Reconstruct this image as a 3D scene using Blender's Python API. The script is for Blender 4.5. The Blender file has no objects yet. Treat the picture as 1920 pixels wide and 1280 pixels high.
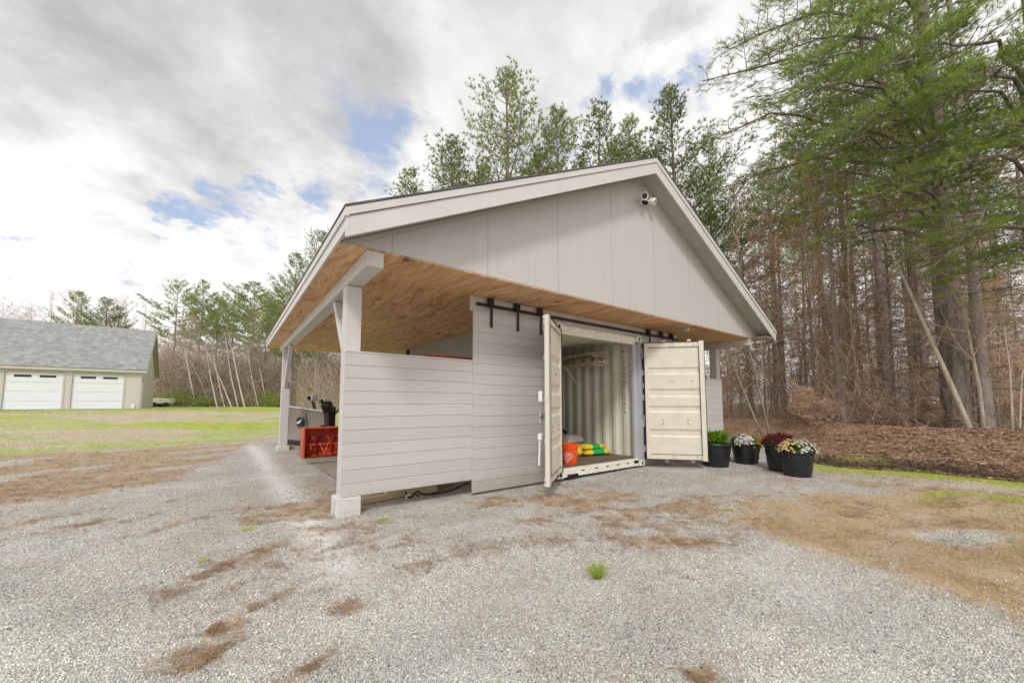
import bpy, math, random
import numpy as np
from mathutils import Vector, Matrix
R = math.radians
scene = bpy.context.scene
col = scene.collection
random.seed(7)
rng = np.random.default_rng(11)

# ------------------------------------------------------------------ place frame
FH = np.array([0.5960, 0.8030]); RT = np.array([0.8030, -0.5960]); CAM_H = 1.3
FPX = 713.0; HOR = 755.0
def W(px, d):                       # a spot on the ground plan: bearing column and distance ahead
    l = (px - 960.0) / FPX * d
    return FH[0]*d + RT[0]*l, FH[1]*d + RT[1]*l
def ZT(py, d):
    return CAM_H + (HOR - py) * d / FPX

# ------------------------------------------------------------------ helpers
def tag(o, label=None, cat=None, group=None, kind=None):
    if label: o['label'] = label
    if cat: o['category'] = cat
    if group: o['group'] = group
    if kind: o['kind'] = kind
    return o
def empty(name, loc=(0, 0, 0), rz=0.0, label=None, cat=None, group=None):
    o = bpy.data.objects.new(name, None); col.objects.link(o)
    o.location = loc; o.rotation_euler = (0, 0, rz); o.empty_display_size = 0.2
    return tag(o, label, cat, group)
def copy_tree(o, parent=None):
    c = o.copy(); col.objects.link(c); c.parent = parent
    for ch in o.children: copy_tree(ch, c)
    return c

class MB:
    def __init__(s): s.v = []; s.f = []; s.m = []
    def add(s, vs, fs, mi=0):
        b = len(s.v); s.v += [tuple(map(float, p)) for p in vs]
        for f in fs: s.f.append(tuple(b + i for i in f)); s.m.append(mi)
        return s
    def box(s, a, b, mi=0):
        x0, y0, z0 = [min(a[i], b[i]) for i in range(3)]; x1, y1, z1 = [max(a[i], b[i]) for i in range(3)]
        return s.add([(x0,y0,z0),(x1,y0,z0),(x1,y1,z0),(x0,y1,z0),(x0,y0,z1),(x1,y0,z1),(x1,y1,z1),(x0,y1,z1)],
            [(0,3,2,1),(4,5,6,7),(0,1,5,4),(1,2,6,5),(2,3,7,6),(3,0,4,7)], mi)
    def beam(s, p, q, w, h, mi=0, up=(0, 0, 1)):      # box of section w x h from p to q
        p = Vector(p); q = Vector(q); d = (q-p).normalized(); u = Vector(up)
        sx = d.cross(u)
        if sx.length < 1e-4: sx = d.cross(Vector((1, 0, 0)))
        sx.normalize(); u = sx.cross(d).normalized()
        vs = []
        for e in (p, q):
            for a, b in ((-1,-1),(1,-1),(1,1),(-1,1)): vs.append(e + sx*a*w/2 + u*b*h/2)
        return s.add(vs, [(0,3,2,1),(4,5,6,7),(0,1,5,4),(1,2,6,5),(2,3,7,6),(3,0,4,7)], mi)
    def tube(s, pts, rad, n=8, mi=0, cap=True):
        pts = [Vector(p) for p in pts]
        if not hasattr(rad, '__len__'): rad = [rad]*len(pts)
        b = len(s.v); prev = None
        for i, p in enumerate(pts):
            d = (pts[min(i+1, len(pts)-1)] - pts[max(i-1, 0)]).normalized()
            if prev is None:
                a = d.cross(Vector((0, 0, 1)))
                if a.length < 1e-3: a = d.cross(Vector((1, 0, 0)))
                a.normalize()
            else: a = (prev - d*prev.dot(d)).normalized()
            prev = a; c = d.cross(a)
            for k in range(n):
                t = 2*math.pi*k/n; s.v.append(tuple(p + (a*math.cos(t) + c*math.sin(t))*rad[i]))
        for i in range(len(pts)-1):
            for k in range(n):
                s.f.append((b+i*n+k, b+i*n+(k+1) % n, b+(i+1)*n+(k+1) % n, b+(i+1)*n+k)); s.m.append(mi)
        if cap:
            s.f.append(tuple(b+k for k in range(n))[::-1]); s.m.append(mi)
            s.f.append(tuple(b+(len(pts)-1)*n+k for k in range(n))); s.m.append(mi)
        return s
    def lathe(s, prof, n=28, c=(0, 0, 0), mi=0, cap0=True, cap1=True):
        return s.tube_rings([[(c[0]+r*math.cos(2*math.pi*k/n), c[1]+r*math.sin(2*math.pi*k/n), c[2]+z) for k in range(n)] for r, z in prof], mi, cap0, cap1)
    def tube_rings(s, rings, mi=0, cap0=True, cap1=True):
        b = len(s.v); n = len(rings[0])
        for r in rings: s.v += [tuple(p) for p in r]
        for i in range(len(rings)-1):
            for k in range(n):
                s.f.append((b+i*n+k, b+i*n+(k+1) % n, b+(i+1)*n+(k+1) % n, b+(i+1)*n+k)); s.m.append(mi)
        if cap0: s.f.append(tuple(b+k for k in range(n))[::-1]); s.m.append(mi)
        if cap1: s.f.append(tuple(b+(len(rings)-1)*n+k for k in range(n))); s.m.append(mi)
        return s
    def prism(s, poly, axis, a, b, mi=0):             # polygon in the two other axes extruded along axis
        n = len(poly)
        def P(q, t):
            return (t, q[0], q[1]) if axis == 'x' else (q[0], t, q[1]) if axis == 'y' else (q[0], q[1], t)
        vs = [P(q, a) for q in poly] + [P(q, b) for q in poly]
        fs = [tuple(range(n)), tuple(range(2*n-1, n-1, -1))] + [(i, n+i, n+(i+1) % n, (i+1) % n) for i in range(n)]
        return s.add(vs, fs, mi)
    def build(s, name, mat, parent=None, smooth=False, bevel=0.0, loc=None):
        me = bpy.data.meshes.new(name); me.from_pydata(s.v, [], s.f)
        mats = mat if isinstance(mat, (list, tuple)) else [mat]
        for m in mats: me.materials.append(m)
        me.polygons.foreach_set('material_index', s.m)
        import bmesh
        bm = bmesh.new(); bm.from_mesh(me); bmesh.ops.recalc_face_normals(bm, faces=bm.faces); bm.to_mesh(me); bm.free()
        if smooth:
            me.polygons.foreach_set('use_smooth', [True]*len(me.polygons))
            try: me.set_sharp_from_angle(angle=R(38))
            except Exception: pass
        me.update()
        o = bpy.data.objects.new(name, me); col.objects.link(o); o.parent = parent
        if loc: o.location = loc
        if bevel:
            b = o.modifiers.new('bevel', 'BEVEL'); b.width = bevel; b.segments = 2; b.limit_method = 'ANGLE'; b.angle_limit = R(40)
        return o

class VB:                                             # numpy mesh collector for vegetation and gravel
    def __init__(s): s.V = []; s.F = {3: [], 4: []}; s.n = 0
    def put(s, v, f, mi=0):
        k = f.shape[1]; s.V.append(v); s.F[k].append((f + s.n, mi)); s.n += len(v)
    def tube(s, pts, rad, n=4, mi=0):
        pts = np.asarray(pts, float); m = len(pts); rad = np.broadcast_to(np.asarray(rad, float), (m,))
        d = np.gradient(pts, axis=0); d /= np.linalg.norm(d, axis=1, keepdims=True)+1e-9
        ref = np.array([0, 0, 1.0]) if abs(d[0, 2]) < 0.9 else np.array([1.0, 0, 0])
        a = np.cross(d, ref); a /= np.linalg.norm(a, axis=1, keepdims=True)+1e-9; c = np.cross(d, a)
        t = 2*np.pi*np.arange(n)/n
        v = pts[:, None, :] + rad[:, None, None]*(a[:, None, :]*np.cos(t)[None, :, None] + c[:, None, :]*np.sin(t)[None, :, None])
        i = np.arange(m-1)[:, None]*n; k = np.arange(n)[None, :]
        f = np.stack([i+k, i+(k+1) % n, i+n+(k+1) % n, i+n+k], -1).reshape(-1, 4)
        s.put(v.reshape(-1, 3), f, mi)
    def tufts(s, c, d, k, ln, w, spread, mi=0, r=rng):
        c = np.asarray(c, float); d = np.asarray(d, float); N = len(c)
        if N == 0: return
        c = np.repeat(c, k, 0); d = np.repeat(d, k, 0)
        q = d + r.normal(0, spread, d.shape); q /= np.linalg.norm(q, axis=1, keepdims=True)+1e-9
        sd = np.cross(q, r.normal(0, 1, q.shape)); sd /= np.linalg.norm(sd, axis=1, keepdims=True)+1e-9
        L = ln*r.uniform(0.65, 1.2, (N*k, 1))
        v = np.stack([c - sd*w/2, c + sd*w/2, c + q*L], 1).reshape(-1, 3)
        s.put(v, np.arange(N*k*3).reshape(-1, 3), mi)
    def leaves(s, c, size, mi=0, r=rng, flat=0.0):
        c = np.asarray(c, float); N = len(c)
        a = r.normal(0, 1, (N, 3)); a[:, 2] *= (1-flat); a /= np.linalg.norm(a, axis=1, keepdims=True)
        b = np.cross(a, r.normal(0, 1, (N, 3)) if flat < .5 else np.tile([0, 0, 1.0], (N, 1)) + r.normal(0, .35, (N, 3))); b /= np.linalg.norm(b, axis=1, keepdims=True)+1e-9
        z = size*r.uniform(.6, 1.3, (N, 1))
        v = np.stack([c - a*z, c + b*z*.45, c + a*z, c - b*z*.45], 1).reshape(-1, 3)
        s.put(v, np.arange(N*4).reshape(-1, 4), mi)
    def mesh(s, name, mats, smooth=False, attr=None):
        me = bpy.data.meshes.new(name); V = np.concatenate(s.V).astype(np.float32)
        me.vertices.add(len(V)); me.vertices.foreach_set('co', V.ravel())
        idx = []; tot = []; mi = []
        for k in (3, 4):
            for f, m in s.F[k]:
                idx.append(f.ravel()); tot.append(np.full(len(f), k)); mi.append(np.full(len(f), m))
        idx = np.concatenate(idx).astype(np.int32); tot = np.concatenate(tot).astype(np.int32); mi = np.concatenate(mi).astype(np.int32)
        me.loops.add(len(idx)); me.loops.foreach_set('vertex_index', idx)
        st = np.concatenate([[0], np.cumsum(tot)[:-1]]).astype(np.int32)
        me.polygons.add(len(tot)); me.polygons.foreach_set('loop_start', st); me.polygons.foreach_set('loop_total', tot)
        for m in (mats if isinstance(mats, (list, tuple)) else [mats]): me.materials.append(m)
        me.polygons.foreach_set('material_index', mi)
        if smooth: me.polygons.foreach_set('use_smooth', np.ones(len(tot), bool))
        if attr:
            for an, av in attr.items():
                a = me.color_attributes.new(an, 'FLOAT_COLOR', 'POINT'); a.data.foreach_set('color', np.asarray(av, np.float32).ravel())
        me.update(calc_edges=True); me.validate()
        return me
def link(name, me, parent=None, loc=None):
    o = bpy.data.objects.new(name, me); col.objects.link(o); o.parent = parent
    if loc is not None: o.location = loc
    return o

# value noise for masks and terrain
def vnoise(x, y, seed=0):
    x = np.asarray(x, float); y = np.asarray(y, float)
    xi = np.floor(x).astype(np.int64); yi = np.floor(y).astype(np.int64); fx = x-xi; fy = y-yi
    def h(a, b):
        n = (a*374761393 + b*668265263 + seed*974634777) & 0xffffffff
        n = ((n ^ (n >> 13))*1274126177) & 0xffffffff
        return ((n ^ (n >> 16)) & 0xffff)/65535.0
    u = fx*fx*(3-2*fx); v = fy*fy*(3-2*fy)
    return (h(xi, yi)*(1-u)+h(xi+1, yi)*u)*(1-v) + (h(xi, yi+1)*(1-u)+h(xi+1, yi+1)*u)*v
def fbm(x, y, seed=0, o=4):
    r = 0; a = .5; t = 0
    for i in range(o): r = r + a*vnoise(x*2**i, y*2**i, seed+i*17); t += a; a *= .55
    return r/t
def sst(a, b, x):
    t = np.clip((np.asarray(x, float)-a)/(b-a), 0, 1); return t*t*(3-2*t)

# ------------------------------------------------------------------ node material helpers
class NT:
    def __init__(s, tree): s.t = tree; s.n = tree.nodes; s.l = tree.links
    def new(s, typ, **kw):
        n = s.n.new(typ)
        for k, v in kw.items(): setattr(n, k, v)
        return n
    def inp(s, node, key, val):
        if isinstance(val, bpy.types.NodeSocket): s.l.new(val, node.inputs[key])
        elif val is not None: node.inputs[key].default_value = val
    def math(s, op, a, b=None, c=None, clamp=False):
        n = s.new('ShaderNodeMath', operation=op, use_clamp=clamp); s.inp(n, 0, a); s.inp(n, 1, b)
        if c is not None: s.inp(n, 2, c)
        return n.outputs[0]
    def vmath(s, op, a, b=None, sc=None):
        n = s.new('ShaderNodeVectorMath', operation=op); s.inp(n, 0, a); s.inp(n, 1, b)
        if sc is not None: s.inp(n, 'Scale', sc)
        return n.outputs['Value'] if op in ('LENGTH', 'DISTANCE', 'DOT_PRODUCT') else n.outputs[0]
    def noise(s, vec, scale=5, detail=4, rough=.55, dist=0.0, out='Fac'):
        n = s.new('ShaderNodeTexNoise'); s.inp(n, 'Vector', vec); s.inp(n, 'Scale', scale); s.inp(n, 'Detail', detail); s.inp(n, 'Roughness', rough); s.inp(n, 'Distortion', dist)
        return n.outputs[out]
    def voro(s, vec, scale=5, feature='F1', out='Distance', rnd=1.0):
        n = s.new('ShaderNodeTexVoronoi', feature=feature); s.inp(n, 'Vector', vec); s.inp(n, 'Scale', scale); s.inp(n, 'Randomness', rnd)
        return n.outputs[out]
    def ramp(s, fac, stops, interp='LINEAR'):
        n = s.new('ShaderNodeValToRGB'); s.inp(n, 0, fac); n.color_ramp.interpolation = interp
        e = n.color_ramp.elements
        while len(e) < len(stops): e.new(0.5)
        for i, (p, c) in enumerate(stops): e[i].position = p; e[i].color = (*c, 1) if len(c) == 3 else c
        return n.outputs[0]
    def mix(s, fac, a, b, mode='MIX'):
        n = s.new('ShaderNodeMix', data_type='RGBA', blend_type=mode); s.inp(n, 0, fac)
        s.inp(n, 6, a if not isinstance(a, tuple) else (*a, 1)[:4]); s.inp(n, 7, b if not isinstance(b, tuple) else (*b, 1)[:4])
        return n.outputs[2]
    def mapr(s, v, a, b, c=0.0, d=1.0, smooth=True):
        n = s.new('ShaderNodeMapRange', interpolation_type='SMOOTHSTEP' if smooth else 'LINEAR'); s.inp(n, 0, v); s.inp(n, 1, a); s.inp(n, 2, b); s.inp(n, 3, c); s.inp(n, 4, d)
        return n.outputs[0]
    def scale(s, vec, xyz):
        n = s.new('ShaderNodeMapping'); s.inp(n, 'Vector', vec); n.inputs['Scale'].default_value = xyz; return n.outputs[0]
    def bump(s, h, strength=.3, dist=.01, normal=None):
        n = s.new('ShaderNodeBump'); s.inp(n, 'Height', h); s.inp(n, 'Strength', strength); s.inp(n, 'Distance', dist)
        if normal is not None: s.inp(n, 'Normal', normal)
        return n.outputs[0]
def newmat(name):
    m = bpy.data.materials.new(name); m.use_nodes = True; t = NT(m.node_tree)
    p = m.node_tree.nodes['Principled BSDF']; t.p = p
    t.obj = t.new('ShaderNodeTexCoord').outputs['Object']
    t.pos = t.new('ShaderNodeNewGeometry').outputs['Position']
    return m, t
def simple(name, c, rough=.6, var=.12, scale=6, bump=.0, bscale=60, metal=0, spec=None, dirt=0.0, dirtc=(.12, .09, .06)):
    m, t = newmat(name)
    n = t.noise(t.pos, scale, 5, .6)
    lo = tuple(x*(1-var) for x in c); hi = tuple(min(1, x*(1+var)) for x in c)
    cc = t.ramp(n, [(.3, lo), (.7, hi)])
    if dirt:
        d = t.mapr(t.noise(t.pos, scale*1.7, 6, .7), .52, .75, 0, dirt)
        cc = t.mix(d, cc, dirtc)
    t.inp(t.p, 'Base Color', cc); t.inp(t.p, 'Roughness', rough); t.inp(t.p, 'Metallic', metal)
    if spec is not None: t.inp(t.p, 'Specular IOR Level', spec)
    if bump: t.inp(t.p, 'Normal', t.bump(t.noise(t.pos, bscale, 4), bump, .004))
    return m

M = {}
M['trim'] = simple('white_trim_paint', (.62, .605, .585), .5, .05, 3, .12, 50, dirt=.12, dirtc=(.4, .36, .3))
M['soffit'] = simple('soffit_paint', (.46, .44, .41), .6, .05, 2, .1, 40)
M['concrete'] = simple('concrete', (.62, .61, .58), .8, .1, 9, .3, 80, dirt=.25, dirtc=(.3, .27, .2))
M['black_iron'] = simple('black_iron', (.012, .012, .013), .42, .2, 9)
M['cont'] = simple('container_paint', (.76, .75, .65), .5, .06, 5, .08, 30, dirt=.45, dirtc=(.40, .31, .2))
M['cont_door'] = simple('container_door_paint', (.70, .66, .56), .5, .05, 4, .08, 30, dirt=.38, dirtc=(.45, .35, .22))
M['cont_post'] = simple('container_grey_paint', (.46, .47, .5), .5, .06, 5, .06, 30, dirt=.15)
M['rubber'] = simple('black_rubber', (.012, .012, .012), .6, .2, 20)
M['dark'] = simple('dark_recess', (.008, .008, .008), .9, .1, 10)
M['steel'] = simple('galvanised_steel', (.55, .56, .57), .35, .15, 20, metal=.8)
M['plywood_floor'] = simple('plywood_floor', (.16, .11, .08), .7, .3, 4, .3, 40, dirt=.4, dirtc=(.07, .05, .04))
M['orange_plastic'] = simple('orange_plastic', (.85, .09, .008), .32, .06, 8)
M['white_print'] = simple('white_print', (.85, .8, .8), .5, .02, 8)
M['orange_steel'] = simple('orange_painted_steel', (.60, .09, .04), .45, .3, 6, .05, 30, dirt=.3, dirtc=(.2, .05, .03))
M['red_shell'] = simple('red_plastic', (.5, .02, .02), .35, .1, 5)
M['pot'] = simple('black_pot_plastic', (.014, .015, .017), .38, .25, 12, .15, 60)
M['potsoil'] = simple('potting_soil', (.03, .02, .015), .95, .4, 30, .6, 80)
M['black_plastic'] = simple('black_plastic', (.012, .012, .013), .3, .2, 10)
M['white_plastic'] = simple('white_plastic', (.8, .8, .78), .35, .04, 10)
M['amber'] = simple('amber_lens', (.8, .35, .08), .2, .05, 10)
M['grey_plow'] = simple('grey_plow_paint', (.24, .2, .175), .45, .15, 3, .1, 30, dirt=.3, dirtc=(.12, .08, .06))
M['mat_ply'] = simple('weathered_plywood', (.3, .26, .21), .85, .2, 5, .4, 30, dirt=.4, dirtc=(.12, .1, .08))
M['pine_board'] = simple('pale_pine_board', (.6, .47, .28), .7, .12, 5, .2, 40)
M['cardboard'] = simple('cardboard', (.42, .26, .14), .8, .1, 5, .1, 40)
M['bag_green'] = simple('green_bag_film', (.01, .36, .09), .3, .15, 8, .5, 14)
M['bag_yellow'] = simple('yellow_bag_film', (.75, .55, .03), .3, .12, 8, .5, 14)
M['bag_grey'] = simple('grey_bag_film', (.42, .38, .38), .35, .2, 14, .6, 14)
M['bag_dark'] = simple('dark_fabric', (.035, .033, .035), .7, .3, 14, .6, 20)
M['pipe'] = simple('weathered_pole', (.58, .49, .39), .6, .3, 12, .2, 40)
M['glass_dark'] = simple('dark_glass', (.02, .02, .022), .08, .1, 4)
M['garage_white'] = simple('garage_door_white', (.82, .84, .87), .4, .02, 1.5)
M['garage_trim'] = simple('garage_trim', (.56, .54, .49), .5, .04, 2)
M['car'] = simple('pale_car_paint', (.62, .62, .58), .3, .05, 3)
M['text_black'] = simple('black_marking', (.02, .02, .02), .6, .1, 10)

def board_mat(name, c, axis, pitch, off=0.0, grooves=.0, var=.05, seam=0):
    """painted timber siding: subtle grain, tone change from board to board, grooves across one axis"""
    m, t = newmat(name)
    sx = t.new('ShaderNodeSeparateXYZ'); t.inp(sx, 0, t.pos)
    u = t.math('DIVIDE', t.math('SUBTRACT', sx.outputs[axis], off), pitch)
    fl = t.math('FLOOR', u); fr = t.math('FRACT', u)
    wn = t.new('ShaderNodeTexWhiteNoise', noise_dimensions='1D'); t.inp(wn, 'W', fl)
    grain = t.noise(t.scale(t.pos, (3, 3, 90) if axis == 2 else (90, 90, 3)), 1.0, 5, .6)
    n2 = t.noise(t.pos, 1.3, 4, .6)
    v = t.math('ADD', t.math('MULTIPLY', wn.outputs[0], .45), t.math('ADD', t.math('MULTIPLY', grain, .35), t.math('MULTIPLY', n2, .5)))
    cc = t.ramp(v, [(.3, tuple(x*(1-var) for x in c)), (.95, tuple(x*(1+var) for x in c))])
    if grooves:
        g = t.math('ABSOLUTE', t.math('SUBTRACT', fr, .5))           # .5 at the joint
        gm = t.mapr(g, .5-grooves, .5-grooves*.35)
        h = t.math('SUBTRACT', 1.0, gm)
        nb = t.bump(h, .35 if seam else .9, .006 if seam else .01)
        cc = t.mix(t.math('MULTIPLY', gm, .16 if seam else .55), cc, tuple(x*.3 for x in c))
        if seam:
            gs = t.math('ABSOLUTE', t.math('SUBTRACT', t.math('FRACT', t.math('DIVIDE', u, float(seam))), .5))
            cc = t.mix(t.mapr(gs, .5-.0042, .5-.0015, 0, .7), cc, tuple(x*.25 for x in c))
        t.inp(t.p, 'Normal', t.bump(grain, .12, .003, nb))
    else: t.inp(t.p, 'Normal', t.bump(grain, .14, .003))
    zz = t.math('ADD', sx.outputs[2], t.math('MULTIPLY', t.noise(t.pos, 9, 5, .7), -.45))
    cc = t.mix(t.mapr(zz, -.18, .12, .5, 0), cc, (.33, .28, .22))
    streak = t.noise(t.scale(t.pos, (14, 14, .8)), 1.0, 4, .6)
    cc = t.mix(t.mapr(streak, .58, .78, 0, .22), cc, tuple(x*.62 for x in c))
    t.inp(t.p, 'Base Color', cc); t.inp(t.p, 'Roughness', .62)
    return m
SID = (.545, .527, .508)
M['siding'] = board_mat('painted_shiplap', SID, 2, .153, .22)
M['gable'] = board_mat('grooved_gable_siding', (.54, .522, .505), 0, .2035, 1.33, .014, .015, 6)
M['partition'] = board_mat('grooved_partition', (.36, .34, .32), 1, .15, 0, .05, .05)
M['garage_wall'] = board_mat('garage_siding', (.62, .575, .52), 0, .3, 0, 0, .01)

def ceiling_mat():
    m, t = newmat('knotty_pine_plywood')
    w = t.noise(t.pos, .9, 3, .5, out='Color')
    dv = t.vmath('ADD', t.pos, t.vmath('SCALE', t.vmath('SUBTRACT', w, (.5, .5, .5)), sc=.55))
    g1 = t.noise(t.scale(dv, (9, .9, 1)), 1.6, 5, .62)
    g2 = t.noise(t.scale(dv, (60, 5, 1)), 1.0, 4, .6)
    # knots
    kv = t.scale(dv, (1.0, .55, 1.0))
    kd = t.voro(kv, 2.6, out='Distance')
    knot = t.mapr(kd, .03, .14, 1, 0)
    k2 = t.mapr(t.voro(t.scale(dv, (1, .5, 1)), 6.1), .03, .10, 1, 0)
    halo = t.mapr(kd, .02, .34, 1, 0)
    v = t.math('ADD', t.math('MULTIPLY', g1, .62), t.math('MULTIPLY', g2, .38))
    cc = t.ramp(v, [(.32, (.27, .12, .055)), (.43, (.53, .29, .145)), (.54, (.76, .475, .26)), (.7, (.9, .65, .41))])
    cc = t.mix(t.math('MULTIPLY', halo, .35), cc, (.45, .19, .07))
    cc = t.mix(t.math('MULTIPLY', t.math('MAXIMUM', knot, t.math('MULTIPLY', k2, .7)), .85), cc, (.1, .035, .015))
    tone = t.noise(t.pos, .7, 3, .5)
    cc = t.mix(t.mapr(tone, .4, .7, 0, .35), cc, (.62, .38, .18), 'MIX')
    # sheet joints 1.22 x 2.44
    sx = t.new('ShaderNodeSeparateXYZ'); t.inp(sx, 0, t.pos)
    jx = t.math('ABSOLUTE', t.math('SUBTRACT', t.math('FRACT', t.math('DIVIDE', t.math('SUBTRACT', sx.outputs[0], .3), 1.22)), .5))
    jy = t.math('ABSOLUTE', t.math('SUBTRACT', t.math('FRACT', t.math('DIVIDE', t.math('SUBTRACT', sx.outputs[1], .9), 2.44)), .5))
    j = t.math('MAXIMUM', t.mapr(jx, .4965, .499), t.mapr(jy, .498, .4995))
    cc = t.mix(t.math('MULTIPLY', j, .6), cc, (.12, .06, .03))
    t.inp(t.p, 'Base Color', cc); t.inp(t.p, 'Roughness', .6)
    t.inp(t.p, 'Normal', t.bump(v, .15, .003))
    return m
M['ceiling'] = ceiling_mat()

def shingle_mat(name, c):
    m, t = newmat(name)
    b = t.new('ShaderNodeTexBrick'); t.inp(b, 'Vector', t.scale(t.obj, (1, 1, 1))); b.inputs['Scale'].default_value = 1.0
    b.inputs['Brick Width'].default_value = .33; b.inputs['Row Height'].default_value = .14; b.inputs['Mortar Size'].default_value = .008; b.offset = .37
    t.inp(b, 'Color1', (c[0]*.6, c[1]*.6, c[2]*.6, 1)); t.inp(b, 'Color2', (c[0]*1.5, c[1]*1.5, c[2]*1.45, 1)); t.inp(b, 'Mortar', (c[0]*.35, c[1]*.35, c[2]*.35, 1))
    n = t.noise(t.obj, 2.2, 7, .85)
    cc = t.mix(.55, b.outputs[0], t.ramp(n, [(.38, tuple(x*.55 for x in c)), (.5, tuple(x*1.1 for x in c)), (.6, tuple(x*1.9 for x in c))]))
    g = t.noise(t.obj, 90, 2, .7)
    cc = t.mix(.35, cc, t.ramp(g, [(.35, (c[0]*.4,)*3), (.65, (c[0]*1.9,)*3)]))
    t.inp(t.p, 'Base Color', cc); t.inp(t.p, 'Roughness', .85)
    return m
M['shingle'] = shingle_mat('grey_shingles', (.27, .275, .272))
M['shingle2'] = shingle_mat('dark_shingles', (.1, .1, .1))

def leaf_mat(name, lo, hi, trans=.45, scale=.8, tint=None):
    m, t = newmat(name)
    oi = t.new('ShaderNodeObjectInfo').outputs['Random']
    n = t.noise(t.pos, scale, 3, .6)
    f = t.math('ADD', t.math('MULTIPLY', n, 1.1), t.math('MULTIPLY', t.math('SUBTRACT', oi, .5), .35))
    n2 = t.noise(t.pos, 9, 2, .6)
    f = t.math('ADD', f, t.math('MULTIPLY', t.math('SUBTRACT', n2, .5), .5))
    cc = t.ramp(f, [(.3, lo), (.78, hi)])
    d = t.new('ShaderNodeBsdfDiffuse'); t.inp(d, 0, cc)
    tr = t.new('ShaderNodeBsdfTranslucent'); t.inp(tr, 0, cc)
    mx = t.new('ShaderNodeMixShader'); t.inp(mx, 0, trans); t.l.new(d.outputs[0], mx.inputs[1]); t.l.new(tr.outputs[0], mx.inputs[2])
    out = [x for x in t.n if x.type == 'OUTPUT_MATERIAL'][0]; t.l.new(mx.outputs[0], out.inputs[0])
    return m
def bark_mat(name, lo, hi, sc=6, bump=.6):
    m, t = newmat(name)
    n = t.noise(t.scale(t.obj, (sc, sc, sc*.25)), 1.5, 6, .7)
    oi = t.new('ShaderNodeObjectInfo').outputs['Random']
    f = t.math('ADD', n, t.math('MULTIPLY', t.math('SUBTRACT', oi, .5), .25))
    t.inp(t.p, 'Base Color', t.ramp(f, [(.32, lo), (.68, hi)])); t.inp(t.p, 'Roughness', .9)
    t.inp(t.p, 'Normal', t.bump(n, bump, .03))
    return m
M['needle'] = leaf_mat('pine_needles', (.14, .18, .05), (.40, .46, .15), .55)
M['needle_near'] = leaf_mat('near_pine_needles', (.12, .19, .03), (.52, .68, .16), .6, 1.6)
M['needle_far'] = leaf_mat('far_pine_needles', (.20, .25, .10), (.46, .52, .22), .5, .5)
M['bark'] = bark_mat('pine_bark', (.12, .10, .085), (.38, .33, .285))
M['bark_pale'] = bark_mat('pale_bark', (.45, .41, .36), (.82, .77, .7), 5)
M['bark_young'] = bark_mat('young_bark', (.24, .21, .15), (.56, .5, .39), 7)
M['twig'] = bark_mat('dead_twigs', (.27, .195, .14), (.66, .50, .37), 4, .1)
M['twig_far'] = bark_mat('far_twigs', (.28, .21, .17), (.56, .45, .38), 4, .1)
M['root'] = bark_mat('dark_roots', (.05, .035, .025), (.28, .2, .14), 5, .1)
M['leaf_tan'] = leaf_mat('tan_beech_leaves', (.45, .30, .21), (.85, .66, .52), .45, 2)
M['leaf_orange'] = leaf_mat('orange_leaves', (.55, .30, .13), (.88, .58, .32), .5, 2)
M['leaf_litter'] = leaf_mat('fallen_leaves', (.22, .13, .08), (.66, .46, .32), .1, 6)
M['litter_needles'] = leaf_mat('fallen_pine_needles', (.30, .19, .11), (.68, .50, .33), .15, 5)
M['straw'] = leaf_mat('dry_grass_blades', (.42, .30, .15), (.76, .57, .32), .3, 3)
M['tuft'] = leaf_mat('lime_grass_blades', (.40, .48, .08), (.78, .84, .26), .5, 6)
M['grass'] = leaf_mat('green_grass_blades', (.18, .22, .04), (.44, .46, .12), .4, 2)
M['pot_leaf'] = leaf_mat('mum_leaves', (.03, .08, .02), (.09, .2, .05), .3, 8)
M['lime_leaf'] = leaf_mat('lime_leaves', (.16, .34, .02), (.38, .6, .07), .45, 8)
for n_, c_ in (('white', (.8, .76, .7)), ('lilac', (.62, .5, .66)), ('yellow', (.85, .55, .01)), ('maroon', (.22, .012, .04)), ('cream', (.82, .66, .3))):
    M['fl_'+n_] = leaf_mat('petals_'+n_, tuple(x*.75 for x in c_), c_, .3, 12)

# ------------------------------------------------------------------ terrain
BL = np.array([(11.5, -14), (10.6, -6), (10.2, -1), (10.14, .3), (10.05, 1.25), (9.55, 2.2), (9.9, 3.0), (11.2, 3.6), (12.4, 4.9), (12.9, 7), (13.2, 12), (14.0, 20), (17, 32), (22, 50)])
def berm_t(x, y):                    # distance behind the foot of the bank (positive = on the bank)
    x = np.asarray(x, float); y = np.asarray(y, float)
    yy = BL[:, 1]; xb = np.interp(y, yy, BL[:, 0])
    return (x - xb)*.95
def height(x, y):
    x = np.asarray(x, float); y = np.asarray(y, float)
    d = x*FH[0]+y*FH[1]; r = np.hypot(x, y)
    base = .1*sst(6, 12.5, r) + .76*sst(13.5, 27, r)
    base = base + .02*(fbm(x*.5, y*.5, 3)-.5)*sst(2, 6, r)
    t = berm_t(x, y)
    n = fbm(x*.9, y*.9, 5)-.5
    prof = .22*sst(-.05, .45, t+n*.5) + .48*sst(.1, 3.0, t+n*.5) - .42*sst(3.6, 7.5, t) + n*.16*sst(.2, 1.0, t)
    w = sst(-.1, .3, t)
    floor = prof + .12*(fbm(x*.35, y*.35, 9)-.5)*w
    return base*(1-w) + (floor + .3*sst(12, 30, t))*w + 0*d
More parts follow.
